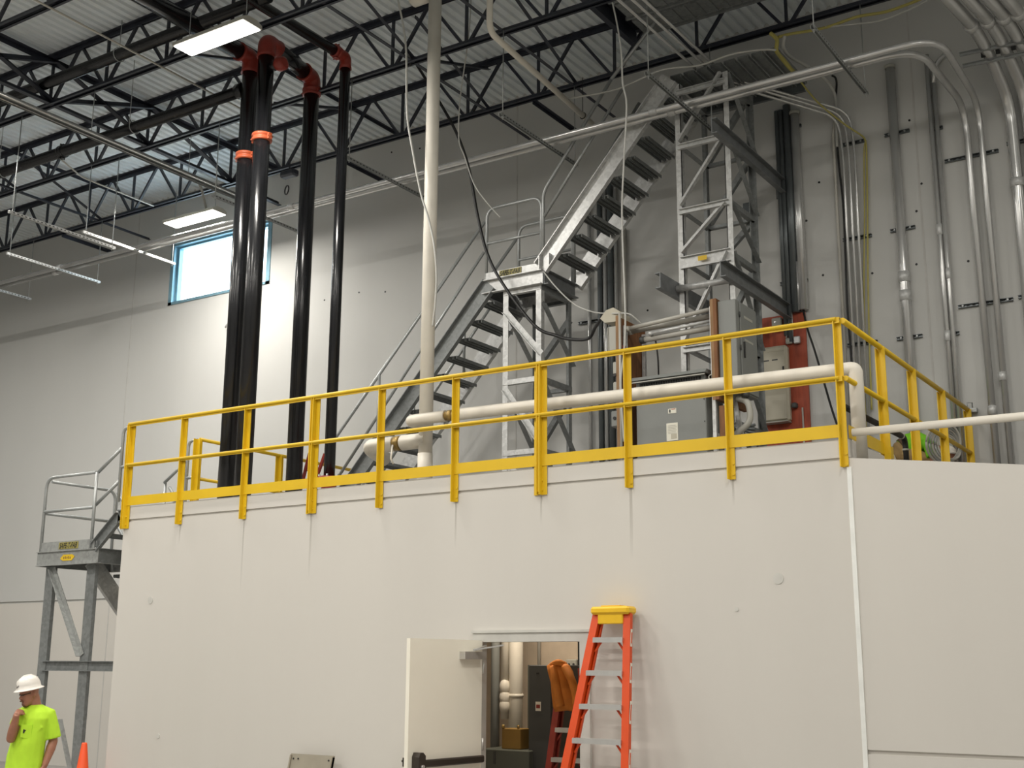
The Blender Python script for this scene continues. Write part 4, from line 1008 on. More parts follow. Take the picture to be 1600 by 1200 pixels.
# ================================================================== electrical equipment on the platform
yq = 12.2
LBX = -6.50
t = thing('plywood_board', 'brown plywood board on struts left of the grey transformer', 'board', (LBX, yq, ZP))
MB().box((LBX - 0.03, yq, ZP + 0.35), (LBX + 0.01, yq + 0.66, 5.84)).build('panel', 'ply', t)
MB().box((LBX - 0.035, yq - 0.012, ZP + 0.35), (LBX + 0.012, yq - 0.001, 5.86)).build('edge_strip', 'plyedge', t)
for y in (yq + 0.08, yq + 0.56):
    MB().channel((LBX + 0.02, y, ZP), (LBX + 0.02, y, 5.75), 0.041, 0.041, (0, 1, 0), (1, 0, 0), 0.005).build('strut', 'galv', t)
MB().bar((LBX + 0.045, yq + 0.04, ZP), (LBX + 0.045, yq + 0.04, 5.5), 0.035, 0.03, (0, 1, 0)).build('red_conduit', 'red', t)
MB().tube([(LBX + 0.03, yq - 0.03, ZP), (LBX + 0.03, yq - 0.03, 5.88)], 0.016, 8).build('front_conduit', 'conduitp', t)
def encl(name, label, a, b, m, cat='electrical box', r=0.012):
    t = thing(name, label, cat, ((a[0] + b[0]) / 2, (a[1] + b[1]) / 2, a[2]))
    MB().bev(a, b, r).build('body', m, t)
    return t
t = encl('junction_box', 'pale grey box on the left side of the left plywood board', (LBX - 0.17, yq + 0.05, 5.46), (LBX - 0.03, yq + 0.45, 5.76), 'grayl')
MB().box((LBX - 0.175, yq + 0.045, 5.47), (LBX - 0.165, yq + 0.455, 5.75)).build('cover', 'grayl', t)
MB().tube([(LBX - 0.12, yq + 0.2, 5.76), (LBX - 0.12, yq + 0.2, 5.86)], 0.03, 8).build('connector', 'brass', t)
t = thing('weatherhead', 'cream weatherhead at the end of the thick black cable', 'fitting', (LBX - 0.2, yq + 0.25, 5.9))
c = V((LBX - 0.17, yq + 0.25, 5.93))
MB().prism([(-0.16, -0.02), (-0.10, -0.08), (0.12, -0.09), (0.14, 0.0), (0.02, 0.09), (-0.08, 0.07)], c + V((0, -0.1, 0)), c + V((0, 0.1, 0)), (1, 0, 0), (0, 0, 1)).build('hood', 'beige', t)
MB().tube([c + V((0.04, 0, -0.05)), c + V((0.06, 0, -0.2))], 0.035, 10).build('throat', 'brass', t)
for i, (z0, z1, lab) in enumerate(((5.17, 5.32, 'upper'), (4.92, 5.08, 'middle'))):
    t = encl('switch_box', 'small pale ' + lab + ' switch box left of the left plywood board', (LBX - 0.10, yq + 0.02, z0), (LBX - 0.03, yq + 0.12, z1), 'grayl')
    MB().box((LBX - 0.09, yq + 0.005, z0 - 0.03), (LBX - 0.05, yq + 0.025, z0)).build('clip', 'dark', t)
t = encl('switch_box', 'grey receptacle box low on the left plywood board', (LBX - 0.13, yq + 0.02, 4.55), (LBX - 0.03, yq + 0.12, 4.74), 'gray')
MB().disc((LBX - 0.08, yq + 0.015, 4.65), (0, 1, 0), 0.02, 0.01, 10).build('socket', 'dark', t)

# transformer
x0, x1, y0, y1, z1 = -6.30, -5.44, yq + 0.02, yq + 0.50, 5.05
t = thing('transformer', 'grey dry-type transformer cabinet with vents and white labels', 'transformer', ((x0 + x1) / 2, y0, ZP))
MB().bev((x0, y0, ZP + 0.06), (x1, y1, z1 - 0.02), 0.008).build('cabinet', 'gray', t)
MB().prism([(-0.07, 0), (y1 - y0 + 0.02, 0), (y1 - y0 + 0.02, 0.045), (-0.03, 0.045)], (x0 - 0.03, y0, z1 - 0.01), (x1 + 0.03, y0, z1 - 0.01), (0, 1, 0), (0, 0, 1)).build('hood', 'gray', t)
MB().box((x0 + 0.05, y0 - 0.004, z1 - 0.15), (x1 - 0.05, y0 + 0.0, z1 - 0.035)).build('vent_recess', 'dark', t)
for k in range(24):
    xx = x0 + 0.06 + k * 0.031
    MB().box((xx, y0 - 0.010, z1 - 0.15), (xx + 0.012, y0 - 0.004, z1 - 0.035)).build('vent_bar', 'grayd', t)
MB().bar((x0 - 0.02, y0 - 0.055, z1 - 0.03), (x1 + 0.02, y0 - 0.055, z1 - 0.03), 0.012, 0.02).build('drip_edge', 'grayl', t)
lb = MB().box((-5.92, y0 - 0.004, 4.785), (-5.78, y0 - 0.001, 4.80)).build('name_label', 'paper', t)
lb = MB().box((-5.90, y0 - 0.004, 4.63), (-5.80, y0 - 0.001, 4.685)).build('warning_label', 'paper', t)
MB().box((-5.885, y0 - 0.006, 4.64), (-5.87, y0 - 0.0045, 4.675)).build('symbol', 'ink', lb)
MB().box((-5.86, y0 - 0.006, 4.672), (-5.81, y0 - 0.0045, 4.680)).build('orange_band', 'orange', lb)
lb = MB().box((-5.925, y0 - 0.004, 4.32), (-5.785, y0 - 0.001, 4.52)).build('instruction_label', 'paper', t)
for k in range(6):
    MB().box((-5.905, y0 - 0.006, 4.49 - k * 0.018), (-5.81 + 0.01 * (k % 2), y0 - 0.0045, 4.494 - k * 0.018)).build('text_line', 'grayl', lb)
MB().box((-5.87, y0 - 0.006, 4.34), (-5.80, y0 - 0.0045, 4.395)).build('yellow_block', 'beige', lb)
for zz_ in (4.2, 4.5, 4.75):
    MB().disc((x1 - 0.02, y0 - 0.003, zz_), (0, 1, 0), 0.008, 0.006, 8).build('screw', 'grayd', t)
for xx in (x0 + 0.05, x1 - 0.13):
    MB().box((xx, y0 + 0.02, ZP), (xx + 0.08, y1 - 0.02, ZP + 0.06)).build('foot', 'grayd', t)

# right board with a tall cabinet facing right
RBX = -5.30
t = thing('plywood_board', 'brown plywood board edge-on between the transformer and the tall cabinet', 'board', (RBX, yq, ZP))
MB().box((RBX - 0.02, yq, 4.72), (RBX + 0.03, yq + 0.80, 5.87)).build('panel', 'ply', t)
MB().box((RBX - 0.045, yq - 0.012, 4.72), (RBX - 0.01, yq + 0.0, 5.87)).build('edge_strip', 'plyedge', t)
MB().box((RBX - 0.01, yq - 0.012, 4.72), (RBX + 0.03, yq + 0.0, 5.87)).build('front_strip', 'ply', t)
MB().channel((RBX - 0.03, yq + 0.05, ZP), (RBX - 0.03, yq + 0.05, 5.80), 0.041, 0.041, (0, 1, 0), (-1, 0, 0), 0.005).build('strut', 'galv', t)
MB().channel((RBX - 0.03, yq + 0.70, ZP), (RBX - 0.03, yq + 0.70, 5.80), 0.041, 0.041, (0, 1, 0), (-1, 0, 0), 0.005).build('strut', 'galv', t)
MB().torus((RBX - 0.06, yq + 0.0, 4.98), (0, 1, 0), 0.028, 0.008, 14, 6).build('conduit_clamp', 'grayl', t)
t = thing('panel_cabinet', 'tall grey electrical cabinet on the right plywood board, door facing right', 'cabinet', (-5.15, yq, 4.78))
cx0, cx1, cy0, cy1, cz0, cz1 = RBX + 0.035, -5.055, yq + 0.02, yq + 0.60, 4.80, 5.84
MB().bev((cx0, cy0, cz0), (cx1, cy1, cz1), 0.006).build('body', 'gray', t)
d = MB().bev((cx1, cy0 + 0.10, cz0 + 0.02), (cx1 + 0.014, cy1 - 0.02, cz1 - 0.02), 0.004).build('door', 'gray', t)
for z in (4.9, 5.3, 5.68):
    MB().tube([(cx1 + 0.012, cy0 + 0.09, z - 0.03), (cx1 + 0.012, cy0 + 0.09, z + 0.03)], 0.008, 6).build('hinge', 'grayd', d)
MB().box((cx1 + 0.014, cy0 + 0.16, 5.20), (cx1 + 0.03, cy0 + 0.18, 5.38)).build('handle', 'dark', d)
MB().box((cx1 + 0.014, cy0 + 0.2, 5.66), (cx1 + 0.0165, cy0 + 0.44, 5.69)).build('name_strip', 'grayl', d)
MB().box((cx1 + 0.014, cy0 + 0.2, 5.40), (cx1 + 0.0165, cy0 + 0.44, 5.425)).build('name_strip', 'grayl', d)
t = thing('plywood_board', 'small brown plywood piece below the tall grey cabinet', 'board', (-5.2, yq + 0.1, 4.25))
MB().box((RBX + 0.0, yq + 0.05, 4.30), (RBX + 0.15, yq + 0.09, 4.66)).build('panel', 'ply', t)
MB().box((RBX + 0.08, yq + 0.049, 4.32), (RBX + 0.10, yq + 0.045, 4.60)).build('batten', 'plyedge', t)
t = thing('flexible_conduit', 'pale flexible conduit looping below the tall grey cabinet', 'conduit', (-5.0, yq + 0.2, 4.3))
MB().tube(smooth_path([(-5.145, 12.400, 4.757), (-5.035, 12.400, 4.702), (-5.003, 12.400, 4.577), (-5.022, 12.400, 4.472), (-5.114, 12.400, 4.396), (-5.213, 12.400, 4.348), (-5.402, 12.400, 4.352), (-5.556, 12.400, 4.360)], 6), 0.036, 10).build('hose', 'grayl', t)
for z in (4.83, 4.78):
    MB().tube([(-5.06 + 0.02, yq + 0.18, z - 0.03), (-5.04, yq + 0.18, z + 0.03)], 0.045, 10).build('collar', 'grayd', t)
tag(MB().bar((-5.230, 12.500, 4.837), (-5.130, 12.500, 4.285), 0.035, 0.035, (1, 0, 0)).build('strut_brace', 'galv'), 'slanting pale strut below the tall grey cabinet', 'strut')
t = thing('conduit_stack', 'small dark conduits lying on the platform below the tall cabinet', 'conduit', (-4.95, 12.7, 4.2))
for k in range(3):
    MB().tube([(-5.397, 12.900, 4.534), (-5.178, 12.900, 4.572)][0:1] + [V((-5.149, 12.900, 4.539)) + V((0, 0, -0.05 * k))], 0.018, 8).build('tube', 'conduitd', t)
# four horizontal conduits between the boards
for i, (pa, pb, r, m, lab) in enumerate((((-6.476, 12.300, 5.710), (-5.372, 12.300, 5.788), 0.026, 'conduitp', 'topmost of four pale conduits between the two plywood boards'),
                                         ((-6.495, 12.400, 5.705), (-5.418, 12.400, 5.737), 0.034, 'conduitp', 'second of four pale conduits between the two plywood boards'),
                                         ((-6.161, 12.300, 5.611), (-5.376, 12.300, 5.654), 0.020, 'galv', 'third and thinnest of four conduits between the two plywood boards'),
                                         ((-6.295, 12.350, 5.564), (-5.401, 12.350, 5.587), 0.036, 'conduitp', 'lowest of four pale conduits between the two plywood boards'))):
    t = thing('level_conduit', lab, 'conduit', pa, 'conduits between the plywood boards')
    MB().tube([pa, pb], r, 10).build('tube', m, t)
    q = V(pa).lerp(V(pb), 0.06)
    MB().tube([V(pa), q], r * 1.25, 10).build('connector', 'grayd' if i == 3 else m, t)

# red board with a beige panel on the back wall
ry = YB - 0.012
rx0, rx1, rz0, rz1 = -6.03, -5.35, ZP + 0.02, 6.50
t = thing('red_board', 'red stained plywood board on the back wall right of the cabinet', 'board', (-5.7, ry, rz0))
MB().box((rx0, ry - 0.022, rz0), (rx1, ry, rz1)).build('panel', 'redply', t)
MB().box((rx0, ry - 0.026, rz0 + 0.68), (rx1, ry - 0.0205, rz0 + 0.684)).build('sheet_joint', 'ply', t)
t = thing('breaker_panel', 'beige breaker panel mounted on the red plywood board', 'panel', (-5.78, ry - 0.15, 5.1))
MB().bev((-6.00, ry - 0.14, 5.02), (-5.585, ry - 0.023, 6.06), 0.03).build('body', 'beige', t)
d = MB().bev((-5.97, ry - 0.152, 5.05), (-5.61, ry - 0.14, 5.98), 0.008).build('door', 'beige', t)
for k in range(2):
    MB().box((-5.93 + k * 0.14, ry - 0.154, 5.855), (-5.83 + k * 0.12, ry - 0.1525, 5.872)).build('name_strip', 'grayd', d)
MB().box((-5.645, ry - 0.165, 5.70), (-5.625, ry - 0.15, 5.76)).build('latch', 'dark', d)
MB().box((-5.98, ry - 0.17, 5.015), (-5.60, ry - 0.023, 5.03)).build('bottom_lip', 'grayl', t)
t = encl('square_box', 'small grey square box at the top of the red board', (-5.80, ry - 0.09, 6.28), (-5.66, ry - 0.023, 6.46), 'grayl')
MB().disc((-5.75, ry - 0.092, 6.40), (0, 1, 0), 0.012, 0.008, 8).build('screw', 'conduit', t)
t = encl('square_box', 'grey round-cornered fitting below the two conduits on the red board', (-5.62, ry - 0.08, 6.08), (-5.53, ry - 0.023, 6.16), 'grayl')
t = encl('square_box', 'shiny metal fitting box right on the red board', (-5.51, ry - 0.08, 6.07), (-5.42, ry - 0.023, 6.17), 'conduit')
for x, zt, lab in ((-5.61, 6.9, 'left of two slim pink-grey conduits entering the red board'), (-5.525, 6.62, 'right of two slim pink-grey conduits entering the red board')):
    tag(MB().tube([(x, ry - 0.05, 6.16), (x, ry - 0.05, zt)], 0.014, 8).build('slim_conduit', 'conduit'), lab, 'conduit')
tag(MB().tube([(-5.44, ry - 0.04, 3.9), (-5.44, ry - 0.04, 5.2)], 0.012, 8).build('slim_conduit', 'conduitp'), 'slim pale conduit low on the red board behind the guardrail', 'conduit')
t = encl('square_box', 'small dark connector at the right side of the beige panel', (-5.57, ry - 0.10, 5.20), (-5.50, ry - 0.023, 5.27), 'grayd')

# coiled hose and black drain pipe by the side guardrail
t = thing('coiled_cable', 'coil of grey cable hung by the last posts of the side guardrail', 'coil', (-3.65, 14.7, 4.5))
c = V((-3.500, 14.561, 4.435))
for k in range(5):
    MB().torus(c + V((0.01 * k, 0.02 * k, -0.01 * k)), (0.75, -0.6, 0.1 * (k - 2)), 0.235 - 0.02 * k, 0.015, 24, 6).build('loop', 'galvr' if k % 2 else 'conduitp', t)
t = thing('drain_pipe', 'black plastic elbow pipe in front of the crouching worker', 'pipe', (-3.5, 12.6, ZP))
pa, pb = V((-3.550, 11.718, 4.054)), V((-3.520, 13.015, 4.255))
MB().tube(fillet([V((-3.55, 11.0, pb.z)), pb, V((pb.x, pb.y, ZP))], 0.10), 0.030, 12).build('pipe', 'dark', t)
MB().tube([V((pb.x, pb.y - 0.14, pb.z)), V((pb.x, pb.y - 0.12, pb.z))], 0.036, 12).tube([V((pb.x, pb.y, pb.z - 0.12)), V((pb.x, pb.y, pb.z - 0.14))], 0.036, 12).build('joint_ring', 'grayl', t)
# red folding barrier behind the second black pipe
t = thing('red_stand', 'small red folding stand on the platform behind the black pipes', 'stand', (-10.9, 12.3, ZP))
for a, b in (((-11.524, 12.400, 4.359), (-11.426, 12.400, 4.698)), ((-11.289, 12.400, 4.332), (-11.146, 12.400, 4.664))):
    a = V(a); b = V(b); e = a + (a - b) * 0.9
    MB().bar(V((e.x, e.y, ZP)) if False else a + (a - b).normalized() * ((a.z - ZP) / max((b - a).normalized().z, .3)), b, 0.035, 0.035, (0, 1, 0)).build('leg', 'red', t)
a, b = V((-11.483, 12.400, 4.462)), V((-11.238, 12.400, 4.443))
MB().bar(a, b, 0.02, 0.02).build('cross_bar', 'red', t)

# ================================================================== inside the mechanical room, seen through the door
yi = 13.3
struct('wall_mechanical_back', MB().box((XA + T, yi, 0), (XB - T, yi + 0.1, ZP - 0.2)), 'rwall')
t = thing('added_room_lamp', 'unseen lamp added on the mechanical room ceiling to light its inside', 'lamp', (-7.6, 11.9, ZP - 0.25))  # no fixture visible; added to light the interior behind the doorway
MB().bev((-8.1, 11.8, ZP - 0.30), (-7.1, 12.0, ZP - 0.21), 0.01).build('housing', 'grayl', t)
l = bpy.data.lights.new('added_room_light', 'AREA'); l.shape = 'RECTANGLE'; l.size = 1.0; l.size_y = 0.2; l.energy = ROOM_W; l.color = (1, 0.86, 0.68)
o = bpy.data.objects.new('added_room_light', l); COL.objects.link(o); o.parent = t; o.location = (0, 0, -0.07)
yy = 12.6
for px, r, m, zt, z0, lab in ((774, 0.055, 'gray', 3.6, 0, 'grey pipe at the left inside the doorway'), (789, 0.050, 'white', 3.6, 1.25, 'white pipe with a taped joint inside the doorway')):
    q = (-8.317, 12.600, 1.570) if px == 789 else (-8.455, 12.600, 1.568)
    t = thing('room_pipe', lab, 'pipe', (q[0], yy, z0), 'pipes inside the mechanical room')
    MB().tube([(q[0], yy, z0), (q[0], yy, zt)], r, 14).build('pipe', m, t)
    if px == 789:
        for zz_ in (1.62, 1.50, 1.40):
            MB().ball((q[0] + 0.01, yy - 0.02, zz_), 0.066, 0.066, 0.095, 12, 8).build('taped_joint', 'white', t)
q = (-8.194, 12.650, 1.572)
t = thing('room_pipe', 'wide cream boxed pipe inside the doorway left of the dark cabinet', 'pipe', (q[0], 12.65, 0.0), 'pipes inside the mechanical room')
MB().tube([(q[0], 12.65, 0.0), (q[0], 12.65, 3.6)], 0.085, 18).build('pipe', 'white', t)
MB().tube([(q[0], 12.65, 1.50), (q[0], 12.65, 1.54)], 0.092, 18).build('band', 'white', t)
a, b = V((-7.878, 12.200, 1.891)), V((-7.403, 12.200, 1.872))
t = thing('dark_cabinet', 'tall dark grey electrical cabinet inside the doorway', 'cabinet', ((a.x + b.x) / 2, 12.2, 0))
fx = V((-7.603, 12.000, 1.871)).x; bx = V((-7.298, 12.000, 1.872)).x; zt = V((-7.484, 12.000, 1.878)).z
MB().bev((fx, 12.0, 0.02), (bx, 12.75, zt), 0.008).build('body', 'grayd', t)
MB().box((fx + 0.01, 11.992, 0.55), (bx - 0.01, 12.0, zt - 0.02)).build('door', 'grayd', t)
MB().box((fx - 0.17, 12.25, 0.02), (fx - 0.002, 12.75, zt)).build('side_duct', 'cabd', t)
MB().box((fx + 0.11, 11.988, zt - 0.10), (fx + 0.145, 11.991, zt - 0.082)).build('badge', 'dark', t)
lb = MB().box((fx + 0.10, 11.988, zt - 0.50), (fx + 0.17, 11.991, zt - 0.40)).build('label', 'paper', t)
MB().box((fx + 0.11, 11.986, zt - 0.47), (fx + 0.16, 11.9875, zt - 0.43)).build('print', 'red', lb)
a, b = V((-8.092, 11.900, 0.954)), V((-7.536, 11.900, 0.976))
t = thing('green_cabinet', 'low dark green-grey cabinet under the brown box inside the doorway', 'cabinet', ((a.x + b.x) / 2, 11.9, 0))
MB().bev((a.x - 0.1, 11.9, 0.0), (b.x, 12.45, a.z), 0.01).build('body', 'cabd', t)
MB().box((a.x + 0.09, 11.893, a.z - 0.16), (a.x + 0.12, 11.9, a.z - 0.02)).build('seam', 'grayd', t)
zc = a.z
a, b = V((-7.961, 12.000, 1.177)), V((-7.711, 12.000, 1.184))
t = thing('brown_box', 'small brown box standing on the low green-grey cabinet', 'box', ((a.x + b.x) / 2, 12.0, zc))
MB().bev((a.x, 12.0, zc + 0.002), (b.x, 12.2, a.z), 0.006).build('body', 'box', t)
MB().tube([(a.x + 0.02, 12.0, a.z), (a.x + 0.02, 12.0, a.z + 0.04)], 0.018, 8).build('fitting', 'brass', t)
MB().tube([(b.x - 0.04, 12.02, a.z), (b.x - 0.04, 12.02, a.z + 0.04)], 0.014, 8).build('fitting', 'brass', t)
q = (-8.254, 13.280, 2.104)
tag(MB().tube([(q[0], yi - 0.03, 1.2), (q[0], yi - 0.03, 3.5)], 0.022, 8).build('room_conduit', 'conduitp'), 'pale conduit on the rear wall inside the doorway', 'conduit')
for px, w_, lab in ((888, 0.05, 'left of two pale boxes on the wall behind the orange jacket'), (895, 0.04, 'right of two pale boxes on the wall behind the orange jacket')):
    q = V((-7.791, 13.200, 1.888)) if px == 888 else V((-7.728, 13.200, 1.889))
    t = encl('wall_box', lab, (q.x - w_, yi - 0.08, q.z - 0.12), (q.x + w_, yi - 0.005, q.z + 0.06), 'grayl')
    MB().disc((q.x, yi - 0.083, q.z), (0, 1, 0), 0.015, 0.006, 8).build('button', 'grayd', t)
a, b = V((-7.623, 13.100, 2.175)), V((-7.520, 13.100, 1.762))
t = encl('grey_panel', 'tall grey wall panel at the right inside the doorway', (a.x + 0.02, yi - 0.15, b.z - 0.05), (b.x + 0.4, yi - 0.005, 3.2), 'gray', 'panel')
MB().box((a.x - 0.0, yi - 0.16, b.z - 0.03), (a.x + 0.02, yi - 0.005, 3.2)).build('dark_edge', 'dark', t)

def step_ladder(name, label, bl, br, tl, tr, zt, ybot, ytop, m_rail, steps, cap, rearoff, w0=0.075):
    # a closed step ladder: front rails, steps with braces, rear rails, cap
    t = thing(name, label, 'ladder', ((bl + br) / 2, ybot, 0))
    for a, b, side in ((bl, tl, 1), (br, tr, -1)):
        MB().channel((a, ybot, 0.03), (b, ytop, zt), w0, 0.05, (1, 0, 0), (0, 1, 0), 0.012).build('front_rail', m_rail, t)
        MB().channel((a + side * 0.035, ybot + rearoff, 0.03), (b + side * 0.035, ytop + 0.07, zt - 0.02), 0.05, 0.03, (1, 0, 0), (0, -1, 0), 0.008).build('rear_rail', m_rail, t)
        MB().box((a - 0.045, ybot - 0.03, 0), (a + 0.045, ybot + 0.06, 0.05)).build('foot', 'dark', t)
    for k in range(1, steps + 1):
        z = 0.3048 * k
        u = z / zt
        xl = bl + (tl - bl) * u + 0.03; xr = br + (tr - br) * u - 0.03; y = ybot + (ytop - ybot) * u
        s_ = MB().prism([(-0.025, 0.0), (0.075, 0.0), (0.075, -0.012), (0.0, -0.016), (-0.018, -0.045), (-0.028, -0.045)], (xl, y, z), (xr, y, z), (0, 1, 0), (0, 0, 1)).build('step', 'alu', t)
        for kk in range(2):
            MB().box((xl, y - 0.02 + kk * 0.04, z + 0.0005), (xr, y - 0.012 + kk * 0.04, z + 0.003)).build('grip_rib', 'alu', s_)
        MB().bar((xl + 0.0, y + 0.02, z - 0.13), (xl + 0.09, y + 0.02, z - 0.01), 0.012, 0.018, (0, 1, 0)).build('step_brace', m_rail, s_)
        MB().bar((xr - 0.0, y + 0.02, z - 0.13), (xr - 0.09, y + 0.02, z - 0.01), 0.012, 0.018, (0, 1, 0)).build('step_brace', m_rail, s_)
    if cap:
        mb = MB()
        mb.bev((tl - 0.042, ytop - 0.05, zt - 0.01), (tr + 0.042, ytop + 0.13, zt + 0.065), 0.02)
        mb.bev((tl + 0.03, ytop - 0.03, zt - 0.10), (tr - 0.03, ytop + 0.0, zt), 0.008)
        c_ = mb.build('cap', 'capy', t)
        MB().bev((tl + 0.06, ytop - 0.02, zt + 0.065), (tr - 0.06, ytop + 0.10, zt + 0.075), 0.004).build('tool_tray', 'capy', c_)
    return t
q = [(-5.991, 10.200, 1.010), (-5.365, 10.200, 1.038)]
lad = step_ladder('step_ladder', 'tall orange fiberglass step ladder with a yellow cap leaning by the doorway', -6.18, -5.355, -5.845, -5.515, 2.36, 9.98, 10.43, 'fiber', 7, True, 0.09)
# stickers on the right rail of the ladder
for z, h in ((2.05, 0.16), (1.72, 0.18), (1.36, 0.20), (0.98, 0.16), (0.6, 0.16)):
    u = z / 2.36
    x = -5.355 + (-5.515 + 5.355) * u + 0.0385; y = 9.98 + 0.45 * u
    s_ = MB().bar((x, y + 0.022, z), (x - 0.006, y + 0.022 + 0.19 * h, z + h), 0.003, 0.030, (1, 0, 0)).build('sticker', 'paper', lad)
    s_['label'] = 'white warning sticker'
    MB().bar((x + 0.002, y + 0.026, z + 0.03), (x, y + 0.022 + 0.19 * (h - 0.03), z + h - 0.03), 0.003, 0.012, (1, 0, 0)).build('sticker_print', 'fiber', s_)
a, b, c = V((-7.100, 11.750, 0.803)), V((-6.807, 11.750, 0.817)), V((-7.000, 11.750, 1.839))
lad2 = step_ladder('step_ladder', 'dim red step ladder inside the doorway under the orange jacket', a.x - 0.10, b.x + 0.25, c.x - 0.08, c.x + 0.16, 1.85, 11.55, 11.85, 'red', 5, False, 0.12)
# orange jacket hung over it
t = thing('orange_jacket', 'orange canvas jacket draped over the ladder inside the doorway', 'jacket', (c.x, 11.7, 1.2))
o_ = [((-6.987, 11.620, 1.920), 0.05, 0.08), ((-6.975, 11.600, 1.873), 0.13, 0.10), ((-6.943, 11.600, 1.806), 0.14, 0.12), ((-6.911, 11.600, 1.706), 0.13, 0.13), ((-6.880, 11.600, 1.574), 0.145, 0.13), ((-6.857, 11.600, 1.462), 0.155, 0.12), ((-6.841, 11.600, 1.410), 0.155, 0.10)]
rings = []
for i, (p, rx, ry_) in enumerate(o_):
    p = V(p); ring = []
    for k in range(24):
        a_ = 2 * PI * k / 24
        f = 1 + 0.10 * math.sin(5 * a_ + 0.5 * i) * (i / 6)
        ring.append(p + V((math.cos(a_) * rx * f, math.sin(a_) * ry_ * f, 0.012 * math.sin(3 * a_) * i / 4)))
    rings.append(ring)
MB().loft(rings).build('body', 'jacket', t)
MB().tube(smooth_path([(-6.975, 11.520, 1.859), (-6.929, 11.470, 1.727), (-6.891, 11.460, 1.576), (-6.866, 11.470, 1.452)], 4), 0.048, 10).build('sleeve', 'jacket', t)
MB().tube(smooth_path([(-6.847, 11.520, 1.860), (-6.740, 11.470, 1.742), (-6.680, 11.460, 1.599), (-6.671, 11.470, 1.482)], 4), 0.045, 10).build('sleeve', 'jacket', t)
MB().tube(smooth_path([(-7.025, 11.550, 1.872), (-6.914, 11.500, 1.906), (-6.849, 11.550, 1.873)], 5), 0.034, 10).build('collar', 'jacket', t)

# ================================================================== floor items
t = thing('traffic_cone', 'orange traffic cone beside the leg of the left stair tower', 'cone', (-13.10, 10.37, 0))
MB().bev((-13.29, 10.18, 0), (-12.91, 10.56, 0.04), 0.03).build('base', 'cone', t)
MB().tube([(-13.10, 10.37, 0.03), (-13.10, 10.37, 0.05), (-13.10, 10.37, 0.89), (-13.10, 10.37, 0.905)], [0.15, 0.14, 0.034, 0.026], 20).build('body', 'cone', t)
t = thing('metal_sheet', 'grey sheet metal cover leaning on the wall left of the door', 'sheet', (-9.4, 10.4, 0))
sx0, sx1 = -9.73, -9.12
MB().prism([(sx0, 0), (sx1, 0), (sx1, 0.03), (sx0, 0.03)], (0, 10.28, 0.0), (0, 10.50, 0.905), (1, 0, 0), (0, -1, 0.25)).build('sheet', 'sheet', t)
MB().bar((sx0 + 0.01, 10.275, 0.02), (sx0 + 0.01, 10.475, 0.895), 0.02, 0.05, (1, 0, 0)).bar((sx1 - 0.01, 10.275, 0.02), (sx1 - 0.01, 10.475, 0.895), 0.02, 0.05, (1, 0, 0)).build('folded_edge', 'sheet', t)
for dx in (0.05, 0.12, 0.56):
    MB().disc((sx0 + dx, 10.454, 0.862), (0, 1, -0.25), 0.009, 0.006, 8).build('screw_hole', 'dark', t)

# ================================================================== people
def vox(mb, name, m, parent, size, smooth_it=4):
    # fuse the lofted pieces into one continuous skin
    o = mb.build(name, m, parent)
    md = o.modifiers.new('fuse', 'REMESH'); md.mode = 'VOXEL'; md.voxel_size = size; md.use_smooth_shade = True
    m2 = o.modifiers.new('relax', 'SMOOTH'); m2.factor = 0.5; m2.iterations = smooth_it
    dg = bpy.context.evaluated_depsgraph_get()
    me = bpy.data.meshes.new_from_object(o.evaluated_get(dg))
    o.modifiers.clear()
    old = o.data; o.data = me
    bpy.data.meshes.remove(old)
    me.materials.clear(); me.materials.append(M[m] if isinstance(m, str) else m)
    me.polygons.foreach_set('use_smooth', [True] * len(me.polygons))
    return o
def ell(c, rx, ry, yaw=0.0, tilt=0.0):
    c = V(c)
    u = V((math.cos(yaw), math.sin(yaw), 0)) * rx
    v = V((-math.sin(yaw), math.cos(yaw), tilt)) * ry
    return (c, u, v)
# standing man: local x = to the right in the photo, y = away from the viewer, z up
mx, my = -11.60, 8.44
man = thing('person', 'standing man in a white hard hat and lime T-shirt, hand at his chin', 'person', (mx, my, 0))
def L(x, y, z):
    return V((mx + x * 0.8375 - y * 0.5463, my + x * 0.5463 + y * 0.8375, z))
yw_ = math.radians(33.1 - 30)      # torso turned a little to the photo's left
def E2(x, y, z, rx, ry): return ell(L(x, y, z), rx, ry, yw_)
b = MB()
b.loft([E2(0.02, 0.0, 0.84, 0.165, 0.11), E2(0.02, 0.0, 0.95, 0.175, 0.12), E2(0.03, 0.0, 1.05, 0.16, 0.115), E2(0.05, 0.0, 1.2, 0.165, 0.115), E2(0.06, 0.0, 1.30, 0.160, 0.10), E2(0.06, 0.01, 1.365, 0.120, 0.075), E2(0.06, 0.01, 1.42, 0.062, 0.058)])
b.tube([L(0.075, 0.015, 1.36), L(0.06, -0.01, 1.45), L(0.04, -0.02, 1.53)], [0.068, 0.060, 0.058], 14)     # neck
hd = L(0.010, -0.05, 1.555)
fwd = (L(-0.72, -0.69, 0) - L(0, 0, 0)).normalized(); fwd = V((fwd.x, fwd.y, -0.30)).normalized()
sid = V((0, 0, 1)).cross(fwd).normalized(); upv = fwd.cross(sid).normalized()
def Hh(f, s_, u): return hd + fwd * f + sid * s_ + upv * u
